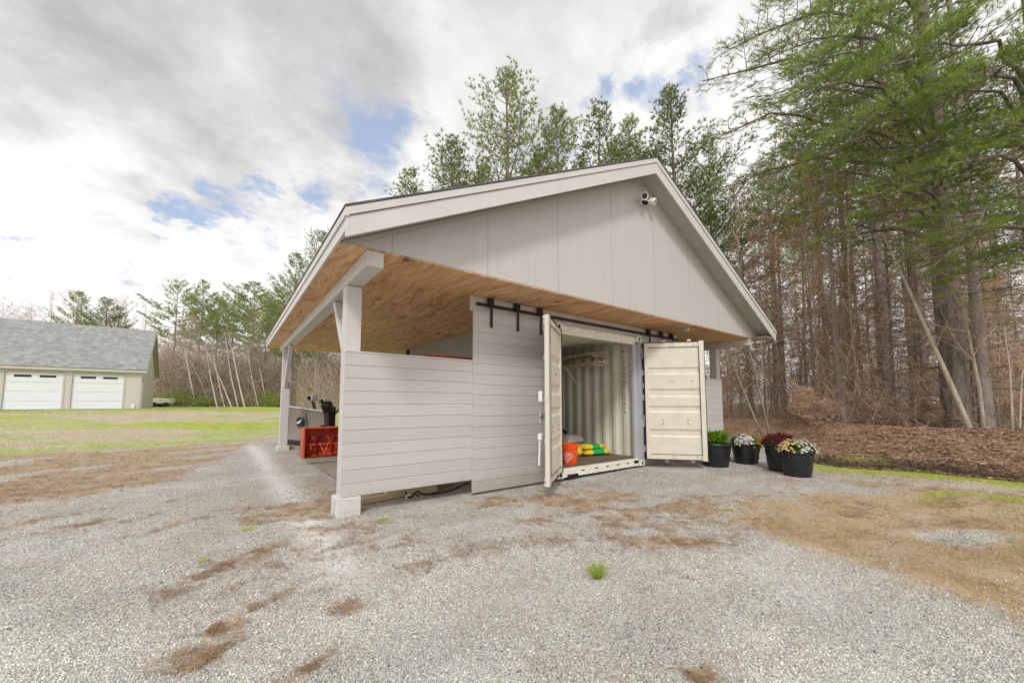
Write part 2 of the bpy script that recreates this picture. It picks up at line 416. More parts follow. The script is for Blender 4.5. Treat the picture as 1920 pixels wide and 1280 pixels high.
def poly_mask(x, y, P, soft=.12):
    P = np.array(P); n = len(P); inside = np.zeros(x.shape, bool); dm = np.full(x.shape, 1e9)
    for i in range(n):
        x0, y0 = P[i]; x1, y1 = P[(i+1) % n]
        c = ((y0 > y) != (y1 > y)) & (x < (x1-x0)*(y-y0)/((y1-y0)+1e-12)+x0); inside ^= c
        ex, ey = x1-x0, y1-y0; tt = np.clip(((x-x0)*ex+(y-y0)*ey)/(ex*ex+ey*ey+1e-12), 0, 1)
        dm = np.minimum(dm, np.hypot(x-x0-tt*ex, y-y0-tt*ey))
    sd = np.where(inside, dm, -dm)
    return sst(-soft, soft, sd)
# litter patches on the gravel: centre x, y, half length, half width, angle, strength
ELL = [(.06,2.91,.26,.09,50,.9),(.31,3.08,.12,.06,30,.6),(-.02,2.58,.12,.05,30,.8),(.3,2.16,.12,.05,20,.8),(.67,2.64,.08,.07,0,.8),
 (-.05,3.8,.33,.12,45,.8),(.3,4.05,.3,.13,55,.75),(.55,3.85,.14,.08,30,.6),(.35,3.62,.35,.06,40,.55),
 (3.37,2.09,.5,.16,-28,1.0),(3.62,1.87,.34,.14,-28,1.0),(3.05,2.42,.22,.10,-30,.8),(3.75,2.25,.3,.10,-30,.7),(1.6,2.95,.42,.15,-10,.55),(1.95,2.95,.3,.12,-20,.5),(2.5,2.75,.34,.13,-30,.5),
 (1.85,1.01,.07,.05,0,.9),(1.3,4.25,.42,.22,0,.5),(.9,4.3,.3,.2,10,.6),(1.5,3.7,.28,.12,0,.35),(5.9,3.3,.35,.16,-30,.35),
 (-1.7,6.55,.5,.14,30,.8),(-1.2,6.1,.35,.1,30,.9),(-.4,5.5,.3,.1,35,.8),(-.8,6.0,.25,.08,35,.7),(-.45,6.9,.25,.1,30,.7),(.1,5.3,.2,.07,30,.5),
 (4.75,2.4,.55,.22,-35,.75),(5.3,2.75,.5,.2,-30,.7),(6.0,2.3,.6,.25,-25,.65),(4.6,1.85,.5,.22,-50,.8),(7.2,2.4,.9,.35,-20,.6),(2.0,6.5,.6,.5,0,.5),(1.6,7.5,.5,.8,0,.45),(1.35,5.6,.45,.6,0,.8),(1.2,6.8,.3,.8,0,.6),(1.0,5.2,.3,.3,0,.5),(6.2,4.35,.7,.3,0,.45)]
def masks(x, y):
    r = np.hypot(x, y); d = x*FH[0]+y*FH[1]; l = x*RT[0]+y*RT[1]
    px = 960 + FPX*l/np.maximum(d, .3)
    nA = fbm(x*1.3, y*1.3, 21)-.5; nB = fbm(x*.45, y*.45, 31)-.5
    # litter: rows of ellipses plus the wide brown band between drive and lawn
    lit = np.zeros(x.shape)
    for cx, cy, a, b, ang, s in ELL:
        ca, sa = math.cos(R(ang)), math.sin(R(ang)); u = (x-cx)*ca+(y-cy)*sa; v = -(x-cx)*sa+(y-cy)*ca
        lit = np.maximum(lit, s*np.exp(-((u/a)**2+(v/b)**2)*.8))
    drift = sst(.46, .64, fbm(x*1.1+9, y*2.2+x*.9, 57, 4))*np.exp(-((d-4.9-.1*l)/1.5)**2)*.8*sst(-.6, .8, x)
    lit = np.maximum(lit, drift); lit = lit*(.75+.9*(fbm(x*4, y*4, 63, 3)-.3))
    band_edge = np.interp(x, [-9, -2.1, -.6, .3, .8], [8.6, 7.3, 8.7, 12.1, 14.5])       # near edge of the band as Y at this X
    band = sst(-.35, .45, (y-band_edge)+nA*1.6)*(1-sst(13.6, 15.0, r+nB*3))*(1-sst(.2, .9, x))
    gaps = sst(.50, .62, fbm(x*.5+3, y*1.5-x*.6, 77, 4))
    lit = np.maximum(lit, band*(1-.85*gaps))
    # lawn
    lawn = sst(13.0, 14.8, r+nB*2.2+nA)*(1-sst(-.3, .3, berm_t(x, y)))*sst(0, .01, y-5)
    lawnbrown = lawn*np.maximum(sst(.42, .62, fbm(l*.16+4, d*.5, 45, 4))*(1-sst(20, 26, d))*.75, .6*(1-sst(14.5, 16.5, d+nB*4)))
    # dry grass on the right
    P = [(4.55,2.05),(4.35,1.45),(4.05,.8),(3.95,.35),(3.65,-.1),(3.0,-1.6),(4,-5),(9.3,-5),(9.2,-1),(8.6,.9),(7.2,1.9),(5.7,2.35)]
    straw = poly_mask(x+nA*.9, y+nA*.9, P, .5)*.95; straw = straw*(.62+.7*fbm(x*1.1, y*2.4, 83, 4))
    greyp = np.exp(-(((x-5.9)*.5+(y-.4)*.87)**2/.06+((x-5.9)*.87-(y-.4)*.5)**2/.35)*.8)
    straw = straw*(1-.9*sst(.3, .8, greyp+nA*1.2)); straw = np.maximum(straw, .6*sst(-1.9, -.9, berm_t(x, y)+nA)*(1-sst(-.1, .2, berm_t(x, y)))*(1-sst(3, 5, y)))
    strip = sst(-1.5, -.45, berm_t(x, y)+nA*.5)*(1-sst(-.1, .25, berm_t(x, y)))*(1-sst(3, 5.5, y))
    soil = sst(-.12, .12, berm_t(x, y)+nA*.25)
    green = np.maximum(strip*(.45+.5*fbm(x*2, y*2, 87, 3)), .55*straw*sst(.1, .3, nB+.12)*sst(4.8, 6, x))
    moss = soil*np.exp(-((x-9.95)**2+(y-1.9)**2)/.5)
    path = np.exp(-((x-.74+.02*(y-5))/.17)**2)*(.55+.9*fbm(x*3, y*3, 55, 3))*sst(2.6, 3.6, y)*(1-sst(12, 14, y))
    under = poly_mask(x, y, [(1.3,5.2),(4.6,5.2),(4.6,12),(1.3,12)], .3)
    soil2 = under*.55
    return (np.clip(lit, 0, 1), np.clip(np.maximum(lawn*(1-.75*lawnbrown), green), 0, 1), np.clip(np.maximum(straw, lawnbrown*.8), 0, 1),
            np.clip(np.maximum(soil, 0), 0, 1), np.clip(path, 0, 1), np.clip(np.maximum(moss, 0), 0, 1), np.clip(soil2, 0, 1), lawn)
def build_ground():
    rr = [0.0]; r = .35
    while r < 420: rr.append(r); r *= 1.0195
    rr = np.array(rr[1:]); na = 560
    th = np.linspace(0, 2*np.pi, na, endpoint=False)
    RR, TH = np.meshgrid(rr, th, indexing='ij'); x = RR*np.cos(TH); y = RR*np.sin(TH)
    x = np.concatenate([[0], x.ravel()]); y = np.concatenate([[0], y.ravel()])
    z = height(x, y)
    V = np.stack([x, y, z], 1)
    i = np.arange(len(rr)-1)[:, None]*na+1; k = np.arange(na)[None, :]
    F = np.stack([i+k, i+na+k, i+na+(k+1) % na, i+(k+1) % na], -1).reshape(-1, 4)
    F0 = np.stack([np.zeros(na, int), 1+np.arange(na), 1+(np.arange(na)+1) % na], 1)
    vb = VB(); vb.V.append(V); vb.n = len(V); vb.F[4].append((F, 0)); vb.F[3].append((F0, 0))
    a, b, c, s, p, mo, s2, lw = masks(x, y); o1 = np.ones_like(a)
    me = vb.mesh('ground', GM, smooth=True, attr={'mask': np.stack([a, b, c, o1], 1), 'mask2': np.stack([s, p, mo, o1], 1), 'mask3': np.stack([s2, lw, o1*0, o1], 1)})
    o = link('ground', me); tag(o, 'grey gravel yard with brown needle litter, lawn and dry grass', None, None, 'structure'); return o
def ground_mat():
    m, t = newmat('gravel_and_grass')
    def attr(n):
        a = t.new('ShaderNodeAttribute', attribute_name=n); s = t.new('ShaderNodeSeparateXYZ'); t.l.new(a.outputs['Vector'], s.inputs[0]); return s.outputs
    A = attr('mask'); B = attr('mask2'); C = attr('mask3')
    P = t.pos
    # gravel
    v1 = t.voro(P, 88, out='Color'); d1 = t.voro(P, 88, out='Distance')
    v2 = t.voro(P, 190, out='Color'); d2 = t.voro(P, 190)
    s1 = t.new('ShaderNodeSeparateColor'); t.inp(s1, 0, v1); s2 = t.new('ShaderNodeSeparateColor'); t.inp(s2, 0, v2)
    val = t.math('ADD', t.math('MULTIPLY', s1.outputs[0], .55), t.math('MULTIPLY', s2.outputs[0], .45))
    big = t.noise(P, .55, 4, .6); mid = t.noise(P, 3.5, 5, .65)
    val = t.math('ADD', val, t.math('MULTIPLY', t.math('SUBTRACT', mid, .5), .45))
    gr = t.ramp(val, [(.10, (.17, .157, .137)), (.33, (.46, .436, .40)), (.55, (.68, .65, .605)), (.78, (.85, .83, .785)), (.94, (.96, .945, .915))])
    gr = t.mix(t.mapr(s1.outputs[1], .75, .95, 0, .35), gr, (.42, .33, .26))
    trk = t.noise(t.scale(t.vmath('ADD', P, t.vmath('SCALE', t.noise(P, .35, 2, .5, out='Color'), sc=1.6)), (.35, 1.9, 1)), 1.0, 3, .55)
    gr = t.mix(t.mapr(trk, .5, .68, 0, .4), gr, (.86, .85, .83))
    gr = t.mix(t.mapr(big, .35, .7, 0, .3), gr, (.47, .43, .39))
    blo = t.noise(P, 1.7, 5, .65)
    gr = t.mix(t.mapr(blo, .40, .60, .34, 0), gr, (.43, .375, .31))
    gap = t.mapr(d1, .32, .62)
    gr = t.mix(t.math('MULTIPLY', gap, .3), gr, (.16, .145, .13))
    gr = t.mix(t.math('MULTIPLY', B[1], .7), gr, (.88, .87, .85))
    nz = t.noise(P, 14, 5, .7); nf = t.noise(P, 60, 4, .7); nw = t.noise(t.scale(P, (1, 1, 1)), 2.2, 5, .65)
    def edge(mask, k=.9, lo=.42, hi=.62):
        return t.mapr(t.math('ADD', mask, t.math('MULTIPLY', t.math('SUBTRACT', t.math('ADD', t.math('MULTIPLY', nz, .6), t.math('MULTIPLY', nf, .4)), .5), k)), lo, hi)
    # litter
    fib = t.noise(t.scale(P, (45, 45, 45)), 1.3, 4, .75, 1.5)
    lc = t.ramp(fib, [(.3, (.22, .15, .09)), (.5, (.48, .345, .22)), (.68, (.72, .57, .40))])
    lc = t.mix(t.mapr(nw, .4, .62, 0, .5), lc, (.55, .43, .30))
    cc = t.mix(t.math('MULTIPLY', edge(A[0], 1.5, .34, .78), .88), gr, lc)
    # dry grass
    sc = t.ramp(fib, [(.3, (.27, .175, .085)), (.5, (.57, .40, .21)), (.7, (.80, .61, .38))])
    sc = t.mix(t.mapr(nw, .48, .62, 0, .6), sc, (.50, .34, .20))
    sc = t.mix(t.mapr(t.math('ADD', nf, t.math('MULTIPLY', nw, .5)), .72, .86, 0, .6), sc, gr)
    cc = t.mix(t.math('MULTIPLY', edge(A[2], 1.9, .34, .76), .88), cc, sc)
    # lawn / green
    gc = t.ramp(t.math('ADD', t.math('MULTIPLY', fib, .6), t.math('MULTIPLY', nw, .4)), [(.34, (.20, .27, .03)), (.5, (.38, .46, .055)), (.66, (.56, .60, .12))])
    gc = t.mix(t.mapr(t.noise(P, .3, 4, .65), .5, .66, 0, .5), gc, (.56, .50, .18))
    cc = t.mix(t.math('MULTIPLY', edge(A[1], .9), .92), cc, gc)
    # soil bank and wood floor
    so = t.ramp(t.math('ADD', t.math('MULTIPLY', fib, .55), t.math('MULTIPLY', nz, .45)), [(.32, (.13, .08, .05)), (.5, (.35, .225, .145)), (.66, (.60, .43, .29))])
    cc = t.mix(edge(B[0], .35, .45, .55), cc, so)
    cc = t.mix(t.math('MULTIPLY', edge(B[2], .9, .35, .6), .75), cc, (.26, .25, .08))
    cc = t.mix(t.math('MULTIPLY', C[0], .8), cc, t.ramp(nz, [(.35, (.2, .16, .12)), (.65, (.36, .31, .25))]))
    t.inp(t.p, 'Base Color', cc); t.inp(t.p, 'Roughness', .92); t.inp(t.p, 'Specular IOR Level', .2)
    h = t.math('ADD', t.math('SUBTRACT', 1.0, d1), t.math('MULTIPLY', t.math('SUBTRACT', 1.0, d2), .4))
    veg = t.math('MAXIMUM', t.math('MAXIMUM', A[0], A[1]), t.math('MAXIMUM', A[2], B[0]))
    mh = t.new('ShaderNodeMix', data_type='FLOAT'); t.inp(mh, 0, veg); t.inp(mh, 2, h); t.inp(mh, 3, t.math('MULTIPLY', fib, 2.0))
    t.inp(t.p, 'Normal', t.bump(mh.outputs[0], .8, .012))
    return m
GM = ground_mat()
build_ground()
def H(x, y): return float(height(np.array([x]), np.array([y]))[0])

# gravel stones, needle litter, blades (uncountable ground cover)
def wedge(n, d0, d1, l0=-1.5, l1=1.5, r=rng):         # points whose density falls with distance
    u = r.uniform(0, 1, n); d = 1/((1/d0)*(1-u)+(1/d1)*u)
    l = r.uniform(l0, l1, n)*d
    return FH[0]*d+RT[0]*l, FH[1]*d+RT[1]*l, d
def gravel():
    x, y, d = wedge(250000, 1.45, 9.0, -1.45, 1.45)
    a, b, c, s, p, mo, s2, lw = masks(x, y)
    keep = (rng.uniform(0, 1, len(x)) > np.maximum(np.maximum(a*.85, c*.9), np.maximum(b, s)*1.0)) & ~((x > 1.0) & (y > 4.65))
    x, y, d = x[keep], y[keep], d[keep]; N = len(x)
    z = height(x, y)
    R0 = rng.uniform(.0024, .0062, N)*(1+.12*(d-1.5)); R0 *= np.where(rng.uniform(0, 1, N) > .95, 1.6, 1)
    o = np.array([(1,0,0),(-.5,.87,0),(-.5,-.87,0),(.3,.2,.75),(-.35,-.1,.7),(0,0,-.7)], float)
    f = np.array([(0,1,3),(1,4,3),(1,2,4),(2,0,4),(0,3,4),(1,0,5),(2,1,5),(0,2,5)])
    v = o[None]*(1+rng.normal(0, .22, (N, 6, 3)))*R0[:, None, None]
    v[:, :, 2] *= .7
    an = rng.uniform(0, 6.28, N); ca, sa = np.cos(an)[:, None], np.sin(an)[:, None]
    vx = v[:, :, 0]*ca - v[:, :, 1]*sa; vy = v[:, :, 0]*sa + v[:, :, 1]*ca
    V = np.stack([vx+x[:, None], vy+y[:, None], v[:, :, 2]+z[:, None]+.25*R0[:, None]], -1).reshape(-1, 3)
    F = (f[None]+6*np.arange(N)[:, None, None]).reshape(-1, 3)
    blot = fbm(x*1.6, y*1.6, 71, 4)-.5; g = np.clip(rng.normal(.60, .18, N)+blot*.4, .10, .95); w = rng.uniform(.04, .14, N)
    c4 = np.stack([g*(1+w*.25), g, g*(1-w), np.ones(N)], 1); c4 = np.repeat(c4, 6, 0)
    m, t = newmat('loose_stones')
    at = t.new('ShaderNodeAttribute', attribute_name='tone'); t.inp(t.p, 'Base Color', at.outputs['Color']); t.inp(t.p, 'Roughness', .85)
    vb = VB(); vb.put(V, F)
    tag(link('gravel', vb.mesh('gravel', m, attr={'tone': c4})), 'loose grey crushed stones covering the yard', 'gravel', None, 'stuff')
gravel()
def needles():
    x, y, d = wedge(420000, 1.6, 14.0)
    a, b, c, s, p, mo, s2, lw = masks(x, y)
    nn = fbm(x*9, y*9, 61, 3)
    keep = (rng.uniform(0, 1, len(x)) < a*1.1*sst(.36, .55, nn)) & (b < .5) & (s < .5)
    x, y, d = x[keep], y[keep], d[keep]; z = height(x, y)+.010+rng.uniform(0, .012, len(x))
    N = len(x); an = rng.uniform(0, 6.28, N)
    dr = np.stack([np.cos(an), np.sin(an), rng.normal(0, .25, N)], 1)
    vb = VB(); W_ = .0022*(1+.28*(d-1.5))
    sd = np.stack([-np.sin(an), np.cos(an), np.zeros(N)], 1)*W_[:, None]; L = (rng.uniform(.018, .05, N)*(1+.1*(d-1.5)))[:, None]
    c0 = np.stack([x, y, z], 1)
    v = np.stack([c0-sd/2-dr*L/2, c0+sd/2-dr*L/2, c0+sd/2+dr*L/2, c0-sd/2+dr*L/2], 1).reshape(-1, 3)
    vb.put(v, np.arange(N*4).reshape(-1, 4))
    tag(link('needle_litter', vb.mesh('needle_litter', M['litter_needles'])), 'brown fallen pine needles lying in patches on the gravel', 'pine needles', None, 'stuff')
needles()
def blades():
    for nm, mk, idx, n, lab, d1 in (('dry_grass', 'straw', 2, 190000, 'dry tan grass growing through the gravel on the right', 11.0), ('lawn_grass', 'grass', 1, 260000, 'short green grass of the lawn and of the strip along the bank', 30.0)):
        x, y, d = wedge(n, 2.2, d1)
        mm = masks(x, y); k = mm[idx]*(1-mm[3])
        keep = rng.uniform(0, 1, len(x)) < k*sst(.34, .56, fbm(x*5, y*5, 91, 3))*(.85 if idx == 2 else 1)
        x, y, d = x[keep], y[keep], d[keep]; N = len(x); z = height(x, y)
        an = rng.uniform(0, 6.28, N); lean = rng.uniform(.3, 1.3, N) if idx == 2 else rng.uniform(.1, .8, N)
        dr = np.stack([np.cos(an)*lean, np.sin(an)*lean, np.ones(N)], 1); dr /= np.linalg.norm(dr, axis=1, keepdims=True)
        L = (rng.uniform(.015, .04, N)*(1+.03*d))[:, None]; w = (.0016+.0011*d)[:, None]
        a2 = rng.uniform(0, 6.28, N); sd = np.stack([np.cos(a2), np.sin(a2), np.zeros(N)], 1)*w
        c0 = np.stack([x, y, z-.003], 1)
        v = np.stack([c0-sd/2, c0+sd/2, c0+dr*L], 1).reshape(-1, 3)
        vb = VB(); vb.put(v, np.arange(N*3).reshape(-1, 3))
        tag(link(nm, vb.mesh(nm, M[mk])), lab, 'grass', None, 'stuff')
blades()
def bank_litter():
    n = 150000; x, y, d = wedge(n, 5.2, 24, .45, 1.9)
    t = berm_t(x, y); keep = (t > -.15) & (rng.uniform(0, 1, n) < .35+.65*sst(.4, .6, fbm(x*1.5, y*1.5, 14)))
    x, y = x[keep], y[keep]; z = height(x, y)+rng.uniform(.0, .03, len(x))
    vb = VB(); vb.leaves(np.stack([x, y, z], 1), .032, flat=.8)
    # dark root fringe at the foot of the bank
    yy = rng.uniform(-4, 3.2, 16000); xx = np.interp(yy, BL[:, 1], BL[:, 0]) + rng.normal(.12, .10, 16000)
    zz = height(xx, yy)+rng.uniform(-.02, .06, 16000)
    vb.tufts(np.stack([xx, yy, zz], 1), np.tile([-.5, 0, .2], (16000, 1)), 1, .09, .008, .8, mi=1)
    tag(link('leaf_litter', vb.mesh('leaf_litter', [M['leaf_litter'], M['root']])), 'fallen brown leaves and roots covering the earth bank', 'leaf litter', None, 'stuff')
bank_litter()
# pale gravel apron in front of the garage
exec_late = []

# ================================================================== the open shed
XL, XR, XA = .785, 10.855, 5.82; ZE, ZAP = 3.11, 5.60; YF, YB = 3.60, 12.95; SL = (ZAP-ZE)/(XA-XL); ZG = 2.90
def shed():
    s = empty('open_shed', (XA, 8, 0), 0, 'large pale grey open shed with a broad front gable and knotty pine ceiling', 'shed')
    off = Vector((-XA, -8, 0))
    def B(mb, name, mat, bevel=.0, smooth=False, parent=s):
        mb.v = [tuple(Vector(p)+off) for p in mb.v]; o = mb.build(name, mat, parent, smooth, bevel)
        return o
    # the materials use world position, so meshes may sit anywhere
    # roof slabs (shingles on a deck)
    rf = MB()
    for sgn, xe in ((-1, XL), (1, XR)):
        p = [(xe+sgn*.02, ZE-.005), (XA, ZAP-.0), (XA, ZAP-.018), (xe+sgn*.02, ZE-.023)]
        rf.prism(p, 'y', YF-.02, YB+.02)
    roof = B(rf, 'roof', M['shingle2'])
    # drip edge and two step fascia
    fa = MB()
    for sgn, xe in ((-1, XL), (1, XR)):
        def rake(y0, y1, t0, t1, push=0.0):      # band hanging t0..t1 below the roof deck
            xe2 = xe+sgn*push
            zz = ZE - 0
            fa.prism([(xe2, zz-t0), (XA, ZAP-t0), (XA, ZAP-t1), (xe2, zz-t1)], 'y', y0, y1)
        rake(YF-.012, YF+.02, .024, .105, .012); rake(YF+.004, YF+.03, .107, .30)
        rake(YB-.03, YB-.004, .062, .30)
        fa.box((xe+sgn*.0125, YF-.0125, ZE-.106), (xe-sgn*.02, YB, ZE-.022)); fa.box((xe-sgn*.004, YF+.002, ZG-.012), (xe-sgn*.03, YB, ZE-.107)); fa.box((xe-sgn*.0, YF+.003, ZE-.12), (xe-sgn*.03, YF+.03, ZE-.03))
    B(fa, 'fascia', M['trim'], .003, parent=s)
    so = MB()
    for sgn, xe in ((-1, XL), (1, XR)):
        so.prism([(xe-sgn*.03, ZE-.21), (XA, ZAP-.21-.0), (XA, ZAP-.20), (xe-sgn*.03, ZE-.20)], 'y', YF+.03, 3.945)
    so.box((XR-.031, YF+.03, ZG-.004), (10.33, 3.95, ZG+.006))
    B(so, 'rake_soffit', M['soffit'])
    # gable walls
    for y0, y1, nm in ((3.95, 4.0, 'gable_wall'), (YB-.12, YB-.07, 'rear_gable_wall')):
        g = MB(); g.prism([(XL+.05, ZG-.0), (XR-.05, ZG-.0), (XR-.05, ZE-.19), (XA, ZAP-.21), (XL+.05, ZE-.19)], 'y', y0, y1)
        B(g, nm, M['gable'])
    tr = MB()
    for sgn, xe in ((-1, XL+.05), (1, XR-.05)):
        tr.prism([(xe, ZE-.215), (XA, ZAP-.212), (XA, ZAP-.262), (xe, ZE-.265)], 'y', 3.93, 3.948)
    B(tr, 'gable_trim', M['soffit'])
    c = MB(); c.box((XL+.03, 3.955, ZG-.018), (XR-.06, YB-.03, ZG-.003)); B(c, 'ceiling', M['ceiling'])
    # beams, posts, braces
    for bx in (1.16, 10.28):
        b = MB(); b.box((bx-.09, 3.962, 2.715), (bx+.09, 12.2, ZG-.02)); B(b, 'beam', M['trim'], .006)
    for bx, sx in ((1.16, 1), (10.28, -1)):
        for py, bz in ((4.85, .0), (11.45, .08)):
            p = MB(); p.box((bx-.09, py-.09, .1), (bx+.09, py+.09, 2.708)); po = B(p, 'post', M['trim'], .005)
            f = MB(); w = .135
            f.box((bx-w, py-w-.01, -.3), (bx+w, py+w, .215 if py < 6 else .2)); B(f, 'footing', M['concrete'], .012)
            if py < 6:
                q = MB(); q.beam((bx, 4.92, 1.72), (bx, 5.72, 2.72), .085, .10, up=(0, 1, 0)); B(q, 'brace', M['trim'], .004)
            else:
                q = MB(); q.beam((bx, 11.38, 1.72), (bx, 10.58, 2.72), .085, .10, up=(0, 1, 0)); B(q, 'brace', M['trim'], .004)
    # shiplap half walls: separate boards on one frame
    def shiplap(x0, x1, y, z0, n, pitch=.153, dr=None, nm='half_wall'):
        m = MB()
        for i in range(n):
            z = z0+i*pitch
            m.box((x0, y, z+.0035), (x1, y+.022, z+pitch-.0035))
            m.box((x0+.004, y+.006, z-.004), (x1-.004, y+.02, z+.004)) if i else None
        m.box((x0+.01, y+.023, z0+.02), (x1-.01, y+.045, z0+n*pitch-.02))
        m.box((x0-.002, y-.003, z0+n*pitch-.001), (x1+.002, y+.045, z0+n*pitch+.02))
        return m
    B(shiplap(1.08, 2.815, 4.728, .215, 11), 'half_wall', M['siding'], .0015)
    B(shiplap(8.55, 10.36, 4.728, .215, 11), 'half_wall', M['siding'], .0015)
    # header board and barn door track
    h = MB(); h.box((2.79, 4.775, 2.655), (8.36, 4.81, 2.878)); B(h, 'header_board', M['trim'], .003)
    t = MB(); t.box((2.86, 4.722, 2.735), (8.32, 4.732, 2.78))
    for i in range(14): t.tube([(2.95+i*.41, 4.715, 2.757), (2.95+i*.41, 4.775, 2.757)], .012, 8)
    B(t, 'door_track', M['black_iron'], .0)
    for x0, x1, lab in ((2.80, 4.33, 'left sliding barn door'), (6.86, 8.25, 'right sliding barn door half hidden behind the open container door')):
        m = shiplap(x0, x1, 4.705, .035, 17, .153)
        d = B(m, 'sliding_door', M['siding'], .0015); d['label'] = lab
        xs = (x0+.30, x0+.80, x0+1.28) if x0 < 4 else (7.14, 7.62, 8.03)
        for xx in xs:
            k = MB(); k.box((xx-.022, 4.684, 2.42), (xx+.022, 4.697, 2.75)); k.box((xx-.05, 4.70, 2.755), (xx+.05, 4.735, 2.865))
            k.tube([(xx, 4.69, 2.81), (xx, 4.735, 2.81)], .048, 16)
            for zz in (2.47, 2.56): k.tube([(xx, 4.672, zz), (xx, 4.69, zz)], .011, 8)
            o = k.build('hanger', M['black_iron'], None, False, .002)
            for vv in o.data.vertices: vv.co += off
            o.parent = d
    # inner partition beside the container
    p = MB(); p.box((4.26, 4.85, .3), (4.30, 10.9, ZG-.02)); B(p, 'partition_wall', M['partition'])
    p = MB(); p.box((4.20, 10.9, .1), (4.30, 11.0, ZG-.02)); B(p, 'partition_post', M['black_iron'])
    return s
shed()

# ================================================================== shipping container
CX0, CX1, CY0, CY1, CZ0, CZ1 = 4.36, 6.77, 4.64, 10.7, .05, 2.65
def container():
    s = empty('shipping_container', ((CX0+CX1)/2, CY0, 0), 0, 'cream steel shipping container with both end doors swung open under the shed', 'container')
    off = Vector((-(CX0+CX1)/2, -CY0, 0))
    def B(mb, name, mat, bevel=.0, smooth=False, parent=s):
        mb.v = [tuple(Vector(p)+off) for p in mb.v]; return mb.build(name, mat, parent, smooth, bevel)
    # corrugated sides
    def corr(x, sgn):
        m = MB(); y = CY0+.10; pts = []; P = .278; dpt = .040
        first = True
        while y < CY1-.05:
            pts += [(x, y), (x, y+.072), (x+sgn*dpt, y+.14), (x+sgn*dpt, y+.21)]; y += P
        pts.append((x, y)); n = len(pts); z0, z1 = CZ0+.12, CZ1-.06
        vs = [(a, b, z0) for a, b in pts]+[(a, b, z1) for a, b in pts]+[(a+sgn*.006, b, z0) for a, b in pts]+[(a+sgn*.006, b, z1) for a, b in pts]
        fs = [(i, i+1, n+i+1, n+i) for i in range(n-1)]+[(2*n+i+1, 2*n+i, 3*n+i, 3*n+i+1) for i in range(n-1)]
        m.add(vs, fs); return m
    B(corr(CX1-.05, 1), 'side_wall', M['cont']); B(corr(CX0+.05, -1), 'side_wall', M['cont'])
    m = MB(); y = CY0+.12; vs = []; pr = []
    while y < CY1-.1: pr += [(y, CZ1-.045), (y+.06, CZ1-.045), (y+.10, CZ1-.02), (y+.16, CZ1-.02)]; y += .21
    n = len(pr); vs = [(CX0+.03, a, b) for a, b in pr]+[(CX1-.03, a, b) for a, b in pr]; m.add(vs, [(i, i+1, n+i+1, n+i) for i in range(n-1)])
    vs = [(CX0+.03, a, b+.006) for a, b in pr]+[(CX1-.03, a, b+.006) for a, b in pr]; m.add(vs, [(i+1, i, n+i, n+i+1) for i in range(n-1)])
    B(m, 'roof', M['cont'])
    m = MB(); x = CX0+.05; pr = []
    while x < CX1-.05: pr += [(x, CY1-.05), (x+.07, CY1-.05), (x+.12, CY1-.01), (x+.2, CY1-.01)]; x += .25
    pr = [(min(a, CX1-.04), b) for a, b in pr]; n = len(pr); m.add([(a, b, CZ0+.1) for a, b in pr]+[(a, b, CZ1-.05) for a, b in pr], [(i, i+1, n+i+1, n+i) for i in range(n-1)])
    B(m, 'end_wall', M['cont'])
    m = MB(); m.box((CX0+.06, CY0+.09, CZ0+.125), (CX1-.06, CY1-.06, CZ0+.155)); B(m, 'floor', M['plywood_floor'])
    # frame: posts, header with lip, sill, rails
    m = MB()
    m.box((CX0, CY0, CZ0+.12), (CX0+.075, CY0+.11, CZ1-.12)); m.box((CX0, CY1-.11, CZ0+.12), (CX0+.09, CY1, CZ1-.12)); m.box((CX1-.09, CY1-.11, CZ0+.12), (CX1, CY1, CZ1-.12))
    for x in (CX0, CX1-.05):
        m.box((x, CY0+.12, CZ0+.0), (x+.05, CY1-.12, CZ0+.13)); m.box((x, CY0+.12, CZ1-.07), (x+.05, CY1-.12, CZ1-.005))
    m.prism([(CY0+.0, CZ1-.03), (CY0+.14, CZ1-.0), (CY0+.14, CZ1-.165), (CY0+.055, CZ1-.165), (CY0+.02, CZ1-.10)], 'x', CX0+.16, CX1-.17)
    B(m, 'frame', M['cont'], .004)
    m = MB(); m.box((CX0+.17, CY0+.012, CZ0+.01), (CX1-.17, CY0+.10, CZ0+.148)); sill = B(m, 'sill', M['cont'], .004)
    for x in (4.95, 5.3, 5.6, 5.9, 6.2):
        k = MB(); k.box((x, CY0+.004, CZ0+.085), (x+.07, CY0+.02, CZ0+.10)); B(k, 'slot', M['dark'], parent=sill)
    k = MB(); k.box((CX1-.33, CY0+.0, CZ0+.07), (CX1-.20, CY0+.03, CZ0+.12)); B(k, 'slot', M['dark'], parent=sill)
    k = MB(); k.box((CX0+.25, CY0+.0, CZ0-.01), (CX0+.5, CY0+.03, CZ0+.05)); B(k, 'slot', M['dark'], parent=sill)
    m = MB(); m.box((CX1-.085, CY0+.0, CZ0+.12), (CX1-.0, CY0+.12, CZ1-.12)); B(m, 'corner_post', M['cont_post'], .006)
    m = MB(); m.box((CX1-.20, CY0+.07, CZ0+.13), (CX1-.086, CY0+.13, CZ1-.16)); B(m, 'door_jamb', M['cont_post'], .004)
    for x in (CX0, CX1-.165):
        for z in (CZ0, CZ1-.115):
            m = MB(); m.box((x, CY0-.008, z), (x+.165, CY0+.17, z+.118)); cc = B(m, 'corner_casting', M['cont'], .01)
            k = MB(); k.tube([(x+.082, CY0-.012, z+.06), (x+.082, CY0+.0, z+.06)], .027, 14); 
            for i in range(len(k.v)): k.v[i] = (x+.082+(k.v[i][0]-x-.082)*.8, k.v[i][1], z+.06+(k.v[i][2]-z-.06)*1.35)
            B(k, 'hole', M['dark'], parent=cc)
